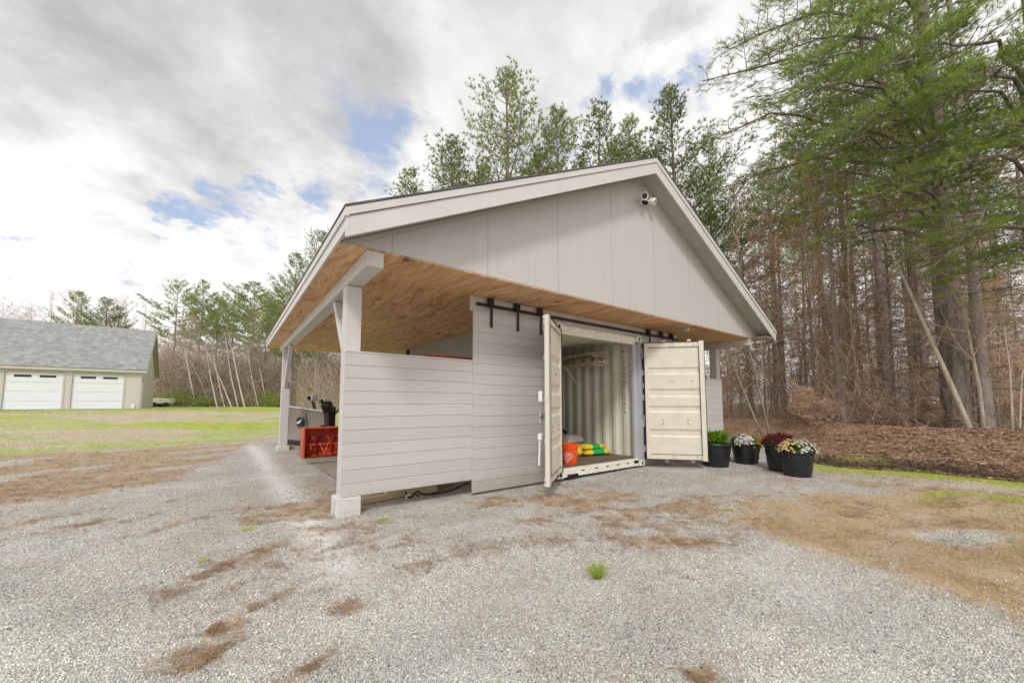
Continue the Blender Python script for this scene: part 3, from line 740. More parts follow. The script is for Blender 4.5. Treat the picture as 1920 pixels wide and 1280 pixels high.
    m = MB(); m.box((CX1+.001, CY0-.012, CZ0+.12), (CX1+.03, CY0+.05, CZ1-.12)); B(m, 'door_seal', M['rubber'])
    for z in (.32, .82, 1.35, 1.85, 2.3):        # hinge lugs on the post
        m = MB(); m.box((CX1-.02, CY0-.03, z), (CX1+.03, CY0+.02, z+.12)); m.tube([(CX1+.03, CY0-.03, z-.02), (CX1+.03, CY0-.03, z+.14)], .016, 8); B(m, 'hinge', M['cont_post'])
    # header studs
    for x in (5.0, 5.4, 5.7, 6.1):
        m = MB(); m.tube([(x, CY0-.004, CZ1-.07), (x, CY0+.02, CZ1-.07)], .014, 8); B(m, 'bolt', M['cont'])
    # interior marking: letters stacked downward on the inside of the right wall
    txt = 'ACCTNOVORIAYAVR'
    me = None; mk = MB()
    for i, ch in enumerate(txt):
        add_text(mk, ch, .085, lambda u, v, w, i=i: (CX1-.052-w, 5.06-u*.85, 2.36-.092*i+v))
    B(mk, 'wall_marking', M['text_black'])
    # shelf brackets, poles live elsewhere
    # door leaves: local x from the hinge, local y out of the outer face, z up
    def leaf(name, hx, hy, ang, mir, lab):
        e = MB(); w = 1.14; z0, z1 = .175, 2.525; g = 1 if mir else -1
        # g: side of inner face along local y
        def bx(a, b, mi=0): e.box(a, b, mi)
        t = .05
        bx((.012, 0, z0+.02), (.085, g*t, z1-.02)); bx((w-.10, 0, z0+.0), (w, g*(t+.012), z1)); bx((.085, 0, z0+.02), (w-.1, g*t, z0+.11)); bx((.085, 0, z1-.11), (w-.1, g*t, z1-.02))
        zs = z0+.11; Hh = z1-.11-zs
        prof = [(0, 0)]
        for f0, f1 in ((.16, .235), (.385, .45), (.53, .61), (.74, .81)):
            prof += [(f0, 0), (f0+.018, .036), (f1-.018, .036), (f1, 0)]
        prof.append((1, 0))
        vs = []; n = len(prof)
        for xx in (.085, w-.10):
            for f, o in prof: vs.append((xx, g*(.018+o*.0+.0)+g*(.036-o)*.6, zs+f*Hh))
        e.add(vs, [(i, i+1, n+i+1, n+i) for i in range(n-1)])
        e.add([(p[0], p[1]-g*.018, p[2]) for p in vs], [(i+1, i, n+i, n+i+1) for i in range(n-1)])
        d = e.build(name, M['cont_door'], s, False, .003)
        d.location = Vector((hx, hy, 0))+off; d.rotation_euler = (0, 0, ang); d['label'] = lab
        k = MB(); k.box((0, g*.0, z0+.015), (.012, g*.062, z1-.015)); k.box((w-.012, g*.05, z0+.01), (w-.002, g*.066, z1-.01)); k.box((.012, g*.03, z0+.004), (w-.01, g*.058, z0+.019)); k.box((.012, g*.03, z1-.019), (w-.01, g*.058, z1-.004))
        k.build('gasket', M['rubber'], d)
        k = MB(); k.box((.09, g*.052, z0+.112), (w-.105, g*.056, z0+.12)); k.box((.09, g*.052, z1-.12), (w-.105, g*.056, z1-.112)); k.box((w-.108, g*.05, z0+.11), (w-.101, g*.0665, z1-.11))
        k.build('seam', M['rubber'], d)
        for zz in (z0+.045, z0+.085, z1-.05, z1-.09):
            for xx in (.50, .55, w-.20, w-.13): k = MB(); k.tube([(xx, g*.048, zz), (xx, g*.056, zz)], .008, 6); k.build('rivet', M['text_black'], d)
        for xx, zz in ((.49, 1.73), (.56, 1.73), (.90, 1.73), (.34, .96), (.34, .89), (.80, .96), (.80, .89)): k = MB(); k.tube([(xx, g*.03, zz), (xx, g*.048, zz)], .011, 6); k.build('rivet', M['text_black'], d)
        for xx in (.40, .88):
            k = MB(); k.tube([(xx, -g*.045, z0-.03), (xx, -g*.045, z1+.05)], .017, 10)
            for zz in (z0+.05, .75, 1.35, 1.95, z1-.06): k.box((xx-.04, -g*.0, zz-.03), (xx+.04, -g*.062, zz+.03))
            k.box((xx-.035, -g*.02, z1+.0), (xx+.035, -g*.07, z1+.045)); k.box((xx-.035, -g*.02, z0-.045), (xx+.035, -g*.07, z0-.0))
            k.build('locking_bar', M['cont_door'], d, False, .002)
        k = MB(); k.box((.45, -g*.07, 1.08), (w+.01, -g*.085, 1.12)); k.box((w-.2, -g*.07, 1.02), (w-.08, -g*.10, 1.18)); k.build('door_handle', M['steel'], d, False, .003)
        k = MB(); k.box((w-.14, -g*.05, .80), (w+.015, -g*.10, .88)); k.tube([(w-.02, -g*.08, .84), (w-.01, -g*.09, .45)], .014, 8); k.build('latch', M['white_plastic'], d, False, .003)
        k = MB(); k.box((w-.07, -g*.04, 1.32), (w+.015, -g*.09, 1.46)); k.build('latch', M['white_plastic'], d, False, .003)
        for zz in (.35, .95, 1.6, 2.2): k = MB(); k.box((-.02, -g*.02, zz), (.09, -g*.006, zz+.1)); k.build('hinge', M['cont_post'], d)
    leaf('door', CX1-.015, CY0-.04, math.atan2(-.75, .66), False, 'right door of the container, inner face with horizontal ribs')
    leaf('door', CX0+.02, CY0-.04, math.atan2(-.60, -.80), True, 'left door of the container seen almost edge on')
    return s
def add_text(mb, text, size, fn, mi=0, depth=.002, align='CENTER'):
    cu = bpy.data.curves.new('lettering', 'FONT'); cu.body = text; cu.size = size; cu.align_x = align; cu.extrude = depth
    cu.resolution_u = 3
    ob = bpy.data.objects.new('lettering', cu); col.objects.link(ob)
    dg = bpy.context.evaluated_depsgraph_get(); dg.update()
    me = ob.evaluated_get(dg).to_mesh()
    b = [fn(v.co.x, v.co.y, v.co.z) for v in me.vertices]; f = [tuple(p.vertices) for p in me.polygons]
    mb.add(b, f, mi)
    ob.evaluated_get(dg).to_mesh_clear(); bpy.data.objects.remove(ob); bpy.data.curves.remove(cu)
container()

# ------------------------------------------------------------------ things in the container
FLZ = CZ0+.155
def bucket(x, y):
    s = empty('bucket', (x, y, FLZ+.001), R(0), 'bright orange plastic bucket with white diagonal lettering at the container doorway', 'bucket')
    m = MB(); m.lathe([(.128, 0), (.131, .004), (.146, .30), (.148, .345), (.156, .348), (.156, .358), (.149, .362), (.149, .368), (.143, .368), (.13, .02)], 36, cap1=True)
    m.lathe([(.1475, .285), (.157, .287), (.157, .297), (.148, .30)], 36, cap0=False, cap1=False)
    m.build('body', M['orange_plastic'], s, True)
    k = MB(); pts = [(.155*math.cos(a), .155*math.sin(a)*.98-.0, .32+.0) for a in np.linspace(math.pi, 2*math.pi, 13)]
    pts = [(p[0], p[1]-.015*math.sin(math.pi*i/12), p[2]-.10*math.sin(math.pi*i/12)) for i, p in enumerate(pts)]
    k.tube([(p[0]*1.04, p[1]*1.04, p[2]) for p in pts], .0035, 6); 
    k2 = MB(); k2.tube([( -.155, .0, .33), (-.12, .1, .40), (0, .14, .42), (.12, .1, .40), (.155, 0, .33)], .004, 6); k2.build('handle', M['orange_plastic'], s)
    lt = MB(); c45, s45 = math.cos(R(45)), math.sin(R(45)); face = math.atan2(-y, -x)+R(-14)
    for i, w in enumerate(('THE', 'HOME', 'DEPOT')):
        def fn(u, v, w_, i=i):
            v2 = v + (.048, .0, -.055)[i] - .012; uu = u*c45 - v2*s45; vv = u*s45 + v2*c45
            rr = .138+.05*(.13+vv)*.9+.0012+w_; a = face + uu/rr
            return (rr*math.cos(a), rr*math.sin(a), .145+vv)
        add_text(lt, w, (.052, .062, .058)[i], fn, depth=.0008)
    for u0, v0, u1, v1 in ((-.072, .072, .072, .078), (-.072, -.078, .072, -.072), (-.078, -.078, -.072, .078), (.072, -.078, .078, .078)):
        pass
    lt.build('lettering', M['white_print'], s)
bucket(4.97, 4.95)
def bag(name, x, y, z, L, Wd, Hh, rot, mats, lab, split=None, seed=0, tilt=0):
    r = random.Random(seed); s = empty(name, (x, y, z), rot, lab, 'bag', None)
    nu, nv = 22, 14; vs = []; fs = []; mi = []
    def P(u, v, side):
        a = 1-abs(u)**5; b = 1-abs(v)**4; h = max(0, a*b)**.5
        wob = 1+.10*math.sin(5*u+seed)*math.cos(4*v+seed*2)+.05*math.sin(13*u+3*v+seed)
        zz = Hh*(.35+.6*h*wob) if side > 0 else Hh*.35*(1-h)
        return (u*L/2*(1-.05*abs(v)), v*Wd/2*(1-.06*abs(u)**2), zz+tilt*u*L/2)
    mb = MB()
    for side in (1, -1):
        b = len(mb.v)
        for i in range(nu+1):
            for j in range(nv+1): mb.v.append(P(-1+2*i/nu, -1+2*j/nv, side))
        for i in range(nu):
            for j in range(nv):
                q = (b+i*(nv+1)+j, b+(i+1)*(nv+1)+j, b+(i+1)*(nv+1)+j+1, b+i*(nv+1)+j+1)
                mb.f.append(q if side > 0 else q[::-1]); u = -1+2*(i+.5)/nu
                mb.m.append(0 if split is None or abs(u) < split else 1)
    mb.build('sack', mats, s, True)
    for sx in (-1, 1):
        k = MB(); k.box((sx*L/2, -Wd*.46, Hh*.3), (sx*(L/2+.03), Wd*.46, Hh*.3+.006)); k.build('seam_flap', mats[-1] if isinstance(mats, list) else mats, s)
    return s
gy = [M['bag_green'], M['bag_yellow']]
bag('fertiliser_bag', 6.28, 5.55, FLZ, .66, .42, .15, R(-12), gy, 'green and yellow bag lying at the front of the pile, lowest one', .5, 1)
bag('fertiliser_bag', 6.24, 5.60, FLZ+.12, .62, .40, .12, R(-4), [M['bag_green'], M['bag_yellow']], 'green and yellow bag lying on top of another like it', .35, 2)
bag('fertiliser_bag', 5.66, 5.62, FLZ, .50, .40, .22, R(14), [M['bag_yellow'], M['cardboard']], 'yellow and brown bag just right of the orange bucket', .6, 3)
bag('plastic_sack', 6.12, 6.08, FLZ+.16, .62, .42, .26, R(10), M['bag_grey'], 'crumpled grey plastic sack heaped behind the orange bucket', None, 4)
bag('plastic_sack', 6.12, 6.10, FLZ, .60, .42, .18, R(4), [M['bag_green'], M['bag_dark']], 'dark green sack beneath the crumpled grey one', .5, 5)
def cart():
    s = empty('folded_handcart', (6.36, 6.62, FLZ), R(20), 'dark folded handcart leaning upright at the back left inside the container', 'handcart')
    m = MB(); m.tube([(-.25, 0, .05), (-.2, .1, .7), (-.05, .2, 1.45), (.05, .22, 1.52)], .018, 8); m.tube([(.15, 0, .05), (.1, .1, .7), (.1, .2, 1.35), (.05, .22, 1.52)], .018, 8)
    for z in (.3, .6, .9): m.tube([(-.24+z*.1, z*.12, z), (.15-z*.05, z*.12, z)], .012, 6)
    m.build('frame', M['steel'], s)
    t = MB(); pts = []
    for i in range(9): pts.append((.22*math.cos(i*math.pi/4)-.03, -.06, .24+.22*math.sin(i*math.pi/4)))
    t.tube(pts, .03, 8, cap=False); t.build('wheel', M['rubber'], s)
    b = MB(); b.prism([(-.22, .35), (.16, .3), (.14, .8), (.05, 1.15), (-.12, 1.1)], 'y', .02, .14); b.build('tray', M['bag_dark'], s, False, .03)
cart()
def pole_rack():
    s = empty('pole_shelf', (6.61, 6.1, 2.12), 0, 'wall shelf of steel arms high on the right container wall', 'shelf')
    m = MB()
    for y in (5.45, 6.4, 7.5, 8.7): m.box((-.42, y-6.1-.015, -.02), (.08, y-6.1+.015, .01)); m.box((-.42, y-6.1-.015, .18), (.08, y-6.1+.015, .2))
    m.build('arm', M['pipe'], s)
    q = MB(); q.beam((-.05, .2-.0, -.35), (-.40, .2, -.01), .012, .02); q.build('strut', M['white_plastic'], s)
    r = random.Random(4)
    for i in range(16):
        y0 = 5.2+r.uniform(0, .35); L = r.uniform(2.4, 3.6); x = 6.22+.05*(i % 8)+r.uniform(-.01, .01); z = 2.135+(.20 if i > 7 else 0)
        k = MB(); k.tube([(0, 0, 0), (r.uniform(-.03, .03), L/2, -.012), (r.uniform(-.04, .04), L, 0)], r.uniform(.02, .034), 8)
        o = k.build('pole', M['pipe'] if i % 3 else M['pine_board'], None, True); o.location = (x, y0, z+.025)
        tag(o, 'pole lying in the bundle on the high container wall shelf', 'pole', 'poles stored on the container shelf')
pole_rack()

# ------------------------------------------------------------------ flood light on the gable
def flood():
    s = empty('security_light', (5.86, 3.95, 4.95), 0, 'white twin head security light high on the gable wall', 'light')
    m = MB(); m.tube([(0, 0, 0), (0, -.035, 0)], .06, 20); m.build('base', M['white_plastic'], s, True)
    for sx, an in ((-.10, -25), (.11, 28)):
        a = MB(); a.tube([(0, -.03, 0), (sx*.6, -.09, -.01), (sx, -.12, .0)], .015, 8); hd = a.build('arm', M['white_plastic'], s)
        b = MB(); ca, sa = math.cos(R(an)), math.sin(R(an))
        b.lathe([(.025, -.02), (.05, 0), (.062, .06), (.066, .1), (.06, .1), (.05, .085)], 20)
        rot = Matrix.Rotation(R(an), 4, 'Z') @ Matrix.Rotation(R(112), 4, 'X')
        b.v = [tuple(rot @ Vector(p) + Vector((sx*1.15, -.10, .01))) for p in b.v]; b.build('lamp_head', M['white_plastic'], s, True)
        g = MB(); g.lathe([(.056, .088), (.0, .0881)], 20); g.v = [tuple(rot @ Vector(p) + Vector((sx*1.15, -.10, .01))) for p in g.v]; g.build('lens', M['glass_dark'], s)
    c = MB(); c.tube([(0, -.05, -.03), (0, -.11, -.075)], [.03, .036], 14); c.build('sensor', M['dark'], s, True)
flood()
d_ = MB(); d_.box((-.05, -.05, 0), (.05, .05, .03)); d_.lathe([(.035, -.03), (.04, 0)], 12)
o_ = d_.build('motion_sensor', M['white_plastic'], None, False, .004); o_.location = (7.75, 4.2, ZG-.05)
tag(o_, 'small white sensor fixed to the wooden ceiling above the right container door', 'sensor')

# ------------------------------------------------------------------ snow blower, plough and the rest of the left bay
def blower():
    s = empty('snow_blower', (1.78, 9.55, .085), 0, 'orange walk-behind snow blower with open auger housing and black chute', 'snow blower')
    hw, hh, dp = .42, .66, .42
    m = MB()
    m.box((-hw, 0, 0), (-hw+.02, dp, hh)); m.box((hw-.02, 0, 0), (hw, dp, hh))
    arc = [(dp*.35+.0+dp*.62*math.sin(t), hh*.45-hh*.45*math.cos(t)) for t in np.linspace(0, math.pi*.5, 7)]+[(dp*.97, hh*.7), (dp*.75, hh-.0)]
    prof = [(0.02, 0.0)]+arc+[(.0, hh)]
    inner = [(a-.015, b+ (.015 if b < .2 else 0)) for a, b in prof]
    n = len(prof)
    m.add([(-hw, a, b) for a, b in prof]+[(hw, a, b) for a, b in prof], [(i, i+1, n+i+1, n+i) for i in range(n-1)])
    m.add([(-hw, a, b) for a, b in inner]+[(hw, a, b) for a, b in inner], [(i+1, i, n+i, n+i+1) for i in range(n-1)])
    m.box((-hw-.01, -.02, hh-.02), (hw+.01, .05, hh+.015)); m.box((-hw-.008, -.015, -.01), (-hw+.03, .02, hh)); m.box((hw-.03, -.015, -.01), (hw+.008, .02, hh))
    m.build('auger_housing', M['orange_steel'], s, False, .004)
    a = MB(); a.tube([(-hw+.02, .15, .27), (hw-.02, .15, .27)], .022, 10)
    for sgn in (-1, 1):                      # helical ribbon each side
        N = 46; prev = None
        for i in range(N+1):
            t = i/N; x = sgn*(.05+t*.33); an = sgn*t*2*math.pi*1.5+1.0
            p = (x, .15+.21*math.cos(an), .27+.22*math.sin(an)); q = (x, .15+.15*math.cos(an), .27+.155*math.sin(an))
            if prev: a.add([prev[0], p, q, prev[1]], [(0, 1, 2, 3)]); a.add([(v[0]+.012, v[1], v[2]) for v in (prev[0], p, q, prev[1])], [(3, 2, 1, 0)])
            prev = (p, q)
        for k in range(4):
            an = k*1.8; a.beam((sgn*(.1+.08*k), .15, .27), (sgn*(.1+.08*k), .15+.2*math.cos(an), .27+.2*math.sin(an)), .02, .02)
    a.beam((-.1, .02, .33), (0, .0, .06), .03, .02); a.beam((.1, .02, .33), (0, .0, .06), .03, .02)
    a.build('auger', M['orange_steel'], s)
    c = MB(); base = Vector((.18, .42, .62))
    c.beam(base, base+Vector((-.04, -.02, .42)), .17, .15); c.beam(base+Vector((-.03, -.02, .40)), base+Vector((-.12, -.14, .58)), .20, .17)
    c.beam(base+Vector((.12, .1, -.1)), base+Vector((.10, .0, .5)), .05, .05); c.beam(base+Vector((.12, .16, .3)), base+Vector((.32, .5, .45)), .04, .04)
    c.build('chute', M['black_plastic'], s, False, .01)
    e = MB(); e.box((-.2, .5, .25), (.3, .95, .6)); e.tube([(.1, .9, .56), (.1, .75, .6)], .09, 12); e.build('engine', M['black_plastic'], s, False, .03)
    for x in (-.3, .34):
        t = MB(); t.tube([(x-.06, .8, .2), (x+.06, .8, .2)], .2, 20); t.build('wheel', M['rubber'], s, False, .02)
        h = MB(); h.tube([(x*.6, .9, .4), (x*.7, 1.3, .95), (x*.7, 1.5, .98)], .016, 8); h.build('handle', M['black_plastic'], s)
blower()
def plow():
    s = empty('snow_plough', (1.75, 11.85, .1), 0, 'grey steel snow plough blade with a round black emblem and lights above', 'snow plough')
    A = Vector((-.42, 1.1, 0)); Bq = Vector((.42, -1.0, 0)); ax = (Bq-A); L = ax.length; ax.normalize(); nr = Vector((-ax.y, ax.x, 0))   # nr points away from camera side
    if nr.x < 0: nr = -nr
    m = MB(); N = 14; K = 10
    def P(i, k, o=0): 
        u = i/N; h = (1.10-.16*u); z = .12+(h-.12)*k/K; c = .10*math.cos((k/K-.45)*2.4)
        return A+ax*(L*u)+nr*(c+o)+Vector((0, 0, z))
    for o, fl in ((0, 1), (.012, -1)):
        b = len(m.v); m.v += [tuple(P(i, k, o)) for i in range(N+1) for k in range(K+1)]
        for i in range(N):
            for k in range(K):
                q = (b+i*(K+1)+k, b+(i+1)*(K+1)+k, b+(i+1)*(K+1)+k+1, b+i*(K+1)+k+1); m.f.append(q if fl > 0 else q[::-1]); m.m.append(0)
    m.build('blade', M['grey_plow'], s, True)
    t = MB(); t.beam(P(0, K, .0)+Vector((0, 0, .01)), P(N, K, .0)+Vector((0, 0, .01)), .05, .03); t.build('top_edge', M['trim'], s)
    e = MB(); e.beam(P(0, 0, -.01)+Vector((0, 0, -.06)), P(N, 0, -.01)+Vector((0, 0, -.06)), .03, .16); e.build('cutting_edge', M['rubber'], s)
    r = MB()
    for u in (0, 12): r.beam(P(u, 0, .05), P(u, K, .05), .03, .10)
    r.beam(P(13, 1, -.02), P(13, K-0, -.02), .02, .03); r.build('rib', M['rubber'], s)
    def emblem(pts, name, mat, o):
        g = MB(); cu = .32; vs = []
        for (a, b2) in pts:
            c = .10*math.cos(((.60+b2)/1.0-.45)*2.0); base = A+ax*(L*cu+a)+nr*(.085+o)+Vector((0, 0, .66+b2)); vs.append(base)
        g.add(vs, [tuple(range(len(vs)))]); g.add([v+nr*.01 for v in vs], [tuple(range(len(vs)))[::-1]]); return g.build(name, mat, s)
    emblem([(.17*math.cos(k*.314), .14*math.sin(k*.314)) for k in range(20)], 'emblem', M['text_black'], -.06)
    emblem([(-.13, -.06), (-.06, -.02), (-.02, -.05), (.05, .0), (.13, .05), (.12, .075), (.04, .045), (-.02, .0), (-.06, .025), (-.12, -.01)], 'emblem_stroke', M['white_print'], -.066)
    for u, dz, w in ((.34, .20, .30), (.62, .10, .26)):
        c = A+ax*(L*u)+nr*.35+Vector((0, 0, 1.14+dz)); f = MB(); f.beam(c-ax*w/2, c+ax*w/2, .2, .16); l = f.build('headlight', M['white_plastic'], s, False, .04)
        g = MB(); g.beam(c-ax*(w/2+.08), c-ax*w/2, .16, .11); g.build('amber_lens', M['amber'], l)
        g = MB(); g.beam(c-nr*.09-ax*.08, c-nr*.12+ax*.08, .1, .12); g.build('lens', M['glass_dark'], l)
        k = MB(); k.tube([c-Vector((0, 0, .09)), c+ax*.1-Vector((0, 0, .3)), A+ax*(L*(u+.1))+nr*.3+Vector((0, 0, .4))], .025, 6)
        k.tube([c+ax*.1-Vector((0, 0, .1)), c+ax*.2-Vector((0, 0, .35))], .02, 6); k.build('bracket', M['black_plastic'], s)
    k = MB(); k.beam(A+ax*.9+nr*.15+Vector((0, 0, .5)), A+ax*1.0+nr*1.5+Vector((0, 0, .35)), .1, .1); k.beam(A+ax*1.6+nr*.15+Vector((0, 0, .4)), A+ax*1.2+nr*1.5+Vector((0, 0, .35)), .1, .1); k.build('push_frame', M['black_plastic'], s)
plow()
def flat_thing(name, pts, z0, z1, mat, lab, cat, bev=.003):
    m = MB(); cx = sum(p[0] for p in pts)/len(pts); cy = sum(p[1] for p in pts)/len(pts)
    m.prism([(p[0]-cx, p[1]-cy) for p in pts], 'z', 0, z1-z0); o = m.build(name, mat, None, False, bev); o.location = (cx, cy, z0); return tag(o, lab, cat)
flat_thing('plywood_sheet', [(1.55, 6.55), (2.9, 6.45), (3.0, 8.7), (1.40, 8.85)], .03, .045, M['mat_ply'], 'weathered plywood sheet lying on the gravel in front of the snow blower', 'plywood')
flat_thing('plywood_sheet', [(1.35, 8.9), (2.9, 8.9), (2.9, 10.6), (1.35, 10.6)], .05, .08, M['mat_ply'], 'thick weathered board under the orange snow blower', 'plywood')
flat_thing('timber_sill', [(1.2, 12.0), (1.32, 11.95), (1.9, 10.72), (1.8, 10.66)], .09, .17, M['mat_ply'], 'grey timber laid along the ground below the plough blade', 'timber')
def sled():
    s = empty('sled', (3.12, 5.35, 1.915), R(1), 'long red plastic sled lying upside down behind the shiplap half wall', 'sled')
    m = MB(); N = 22; rings = []
    for i in range(N+1):
        t = -1+2*i/N; w = .30*(1-max(0, -t-.4)**2*1.6); h = (.085 if t < .72 else .085+(t-.72)*.16)
        rings.append([(t*.86, w*math.cos(a), .012+h*(abs(math.sin(a))**.35)) for a in np.linspace(0, math.pi, 14)])
    m.tube_rings(rings, 0); m.build('hull', M['red_shell'], s, True)
    k = MB(); k.box((-.86, -.33, 0), (.86, -.28, .02)); k.box((-.86, .28, 0), (.86, .33, .02)); k.build('rim', M['red_shell'], s)
    t = empty('storage_rack', (3.12, 5.35, .04), R(1), 'plain timber rack hidden behind the half wall, carrying the red sled', 'rack')
    for sx in (-.8, .8):
        for sy in (-.28, .28): p = MB(); p.box((sx-.03, sy-.03, 0), (sx+.03, sy+.03, 1.84)); p.build('leg', M['mat_ply'], t)
    p = MB(); p.box((-.86, -.33, 1.842), (.86, .33, 1.872)); p.build('shelf', M['mat_ply'], t)
sled()
# bits showing below the half wall
for i, (x, y, L, w, h, a, mt, lab) in enumerate(((1.75, 5.25, .7, .12, .06, 8, 'pine_board', 'short pale board on the ground at the left, under the half wall'),
        (2.15, 5.30, .75, .10, .13, -3, 'pine_board', 'long pale timber block showing below the half wall'), (2.62, 5.55, .35, .25, .16, 0, 'cardboard', 'brown box end showing below the half wall'))):
    m = MB(); m.box((-L/2, -w/2, 0), (L/2, w/2, h)); o = m.build(('timber_block', 'timber_block', 'cardboard_box')[i], M[mt], None, False, .004); o.location = (x, y, H(x, y)+.005); o.rotation_euler = (0, 0, R(a)); tag(o, lab, ('timber', 'timber', 'box')[i])
m = MB(); m.tube([(1.95, 5.02, .12), (1.98, 4.97, .04), (2.08, 4.95, .12), (2.2, 4.98, .05), (2.4, 5.0, .035), (2.65, 5.03, .04), (2.85, 5.1, .07), (3.1, 5.3, .05)], .013, 8)
m.tube([(2.02, 5.0, .03), (2.06, 4.96, .09), (2.13, 4.99, .03)], .011, 8)
tag(m.build('hose', M['rubber'], None, True), 'black hose with hooked end lying under the half wall', 'hose')
m = MB()
for k in range(9):
    a0 = .18+k*.4; m.tube([(1.97+.03*math.cos(a), 4.965, .055+.03*math.sin(a)) for a in (a0, a0+.2, a0+.4)], .007, 6)
m.build('hook', M['white_plastic'], None); o = bpy.data.objects['hook']; tag(o, 'small white metal hook beside the hose end', 'hook')

# ------------------------------------------------------------------ flower pots
def planter(x, y, d, hgt, kind, lab, seed):
    r = np.random.default_rng(seed); z = H(x, y); s = empty('flower_pot', (x, y, z), r.uniform(0, 6), lab, 'flower pot')
    R1 = d/2; R0 = R1*.78; rim = hgt*.16
    m = MB(); m.lathe([(R0, 0), (R0*1.0, .02), (R0+(R1-R0)*.28, hgt*.27), (R0+(R1-R0)*.29+.006, hgt*.28), (R0+(R1-R0)*.33+.006, hgt*.32), (R0+(R1-R0)*.33, hgt*.33), (R0+(R1-R0)*.58, hgt*.60), (R0+(R1-R0)*.6+.005, hgt*.61), (R0+(R1-R0)*.63+.005, hgt*.64), (R1*.955, hgt-rim), (R1*.985, hgt-rim*.96), (R1, hgt-rim*.8), (R1, hgt-rim*.22), (R1*.985, hgt-.006), (R1*.97, hgt), (R1*.94, hgt), (R1*.92, hgt-.04)], 44, cap1=False)
    m.build('pot', M['pot'], s, True)
    m = MB(); m.lathe([(R1*.93, hgt-.055), (.0, hgt-.04)], 30, cap0=False); m.build('soil', M['potsoil'], s)
    for sx in (-1, 1):
        m = MB(); m.tube([(sx*R1*.98, -.07, hgt-rim*1.2), (sx*R1*1.09, -.05, hgt-rim*1.05), (sx*R1*1.09, .05, hgt-rim*1.05), (sx*R1*.98, .07, hgt-rim*1.2)], .012, 8); m.build('lug', M['pot'], s, True)
    if kind == 'leafy':
        vb = VB(); N = 620; a = r.uniform(0, 6.28, N); el = r.uniform(.15, 1.45, N); L = r.uniform(.12, .24, N)
        base = np.stack([np.cos(a)*r.uniform(0, R1*.75, N), np.sin(a)*r.uniform(0, R1*.75, N), hgt-.04+r.uniform(0, .16, N)], 1)
        dr = np.stack([np.cos(a)*np.cos(el), np.sin(a)*np.cos(el), np.sin(el)], 1); tip = base+dr*L[:, None]+np.array([0, 0, -.03]); mid = base+dr*L[:, None]*.55+np.array([0, 0, .02])
        sd = np.cross(dr, [0, 0, 1.0]); sd /= np.linalg.norm(sd, axis=1, keepdims=True)+1e-9; sd *= .014
        vb.put(np.stack([base, mid+sd, tip, mid-sd], 1).reshape(-1, 3), np.arange(N*4).reshape(-1, 4))
        link('foliage', vb.mesh('foliage', M['lime_leaf']), s)
        return
    DH = .20; N = 2600; a = r.uniform(0, 6.28, N); ph = np.arccos(r.uniform(.02, 1, N)); rad = r.uniform(.72, .97, N)
    rr = R1*1.08
    P = np.stack([np.cos(a)*np.sin(ph)*rr*rad, np.sin(a)*np.sin(ph)*rr*rad, hgt-.03+DH*np.cos(ph)*rad], 1)
    vb = VB(); vb.leaves(P, .024, r=r); link('foliage', vb.mesh('foliage', M['pot_leaf']), s)
    names = kind.split('+'); N = 520; a = r.uniform(0, 6.28, N); ph = np.arccos(r.uniform(.03, 1, N))
    wa = np.arctan2(RT[1], RT[0]) - s.rotation_euler[2]                 # image-right direction in pot space
    lump = 1+.10*np.sin(3*a+seed)+.07*np.sin(7*a+2*seed)*np.sin(ph)
    C = np.stack([np.cos(a)*np.sin(ph)*rr*lump, np.sin(a)*np.sin(ph)*rr*lump, hgt-.03+DH*lump*np.cos(ph)], 1)+r.normal(0, .014, (N, 3))
    side = np.cos(a-wa)*np.sin(ph)+r.normal(0, .16, N)
    edges = np.quantile(side, np.linspace(0, 1, len(names)+1)); edges[0] = -9; edges[-1] = 9
    for i, nm in enumerate(names):
        cs = C[(side >= edges[i]) & (side < edges[i+1])]
        dens = .85 if nm in ('maroon', 'yellow') else .55; cs = cs[r.uniform(0, 1, len(cs)) < dens]
        vb = VB(); nrm = cs-np.array([0, 0, hgt-.12]); nrm /= np.linalg.norm(nrm, axis=1, keepdims=True)
        t1 = np.cross(nrm, [0, 0, 1.0]); t1 /= np.linalg.norm(t1, axis=1, keepdims=True)+1e-9; t2 = np.cross(nrm, t1)
        for k in range(9):
            th = k*2*math.pi/9; u = t1*math.cos(th)+t2*math.sin(th); w = np.cross(nrm, u); q = .024*r.uniform(.8, 1.15, (len(cs), 1))
            tip = cs+u*q+nrm*q*.25; mid = cs+u*q*.55+nrm*q*.12
            vb.put(np.stack([cs, mid+w*q*.26, tip, mid-w*q*.26], 1).reshape(-1, 3), np.arange(len(cs)*4).reshape(-1, 4))
        vb.tufts(cs, nrm, 5, .012, .009, .7, r=r)
        b = link('blossoms', vb.mesh('blossoms', M['fl_'+nm]), s); b['label'] = nm+' blossoms'
planter(*W(1336, 7.82), .60, .46, 'leafy', 'black pot of lime green leaves standing against the open container door', 1)
planter(*W(1393, 8.05), .54, .42, 'white+white+yellow', 'black pot of white and bright yellow flowers, middle of the row', 2)
planter(*W(1458, 7.25), .54, .50, 'maroon+maroon+cream', 'black pot of maroon flowers, partly hidden behind the white flowered one', 3)
planter(*W(1486, 6.78), .52, .45, 'cream+white+white', 'black pot of creamy white flowers standing at the front right', 4)

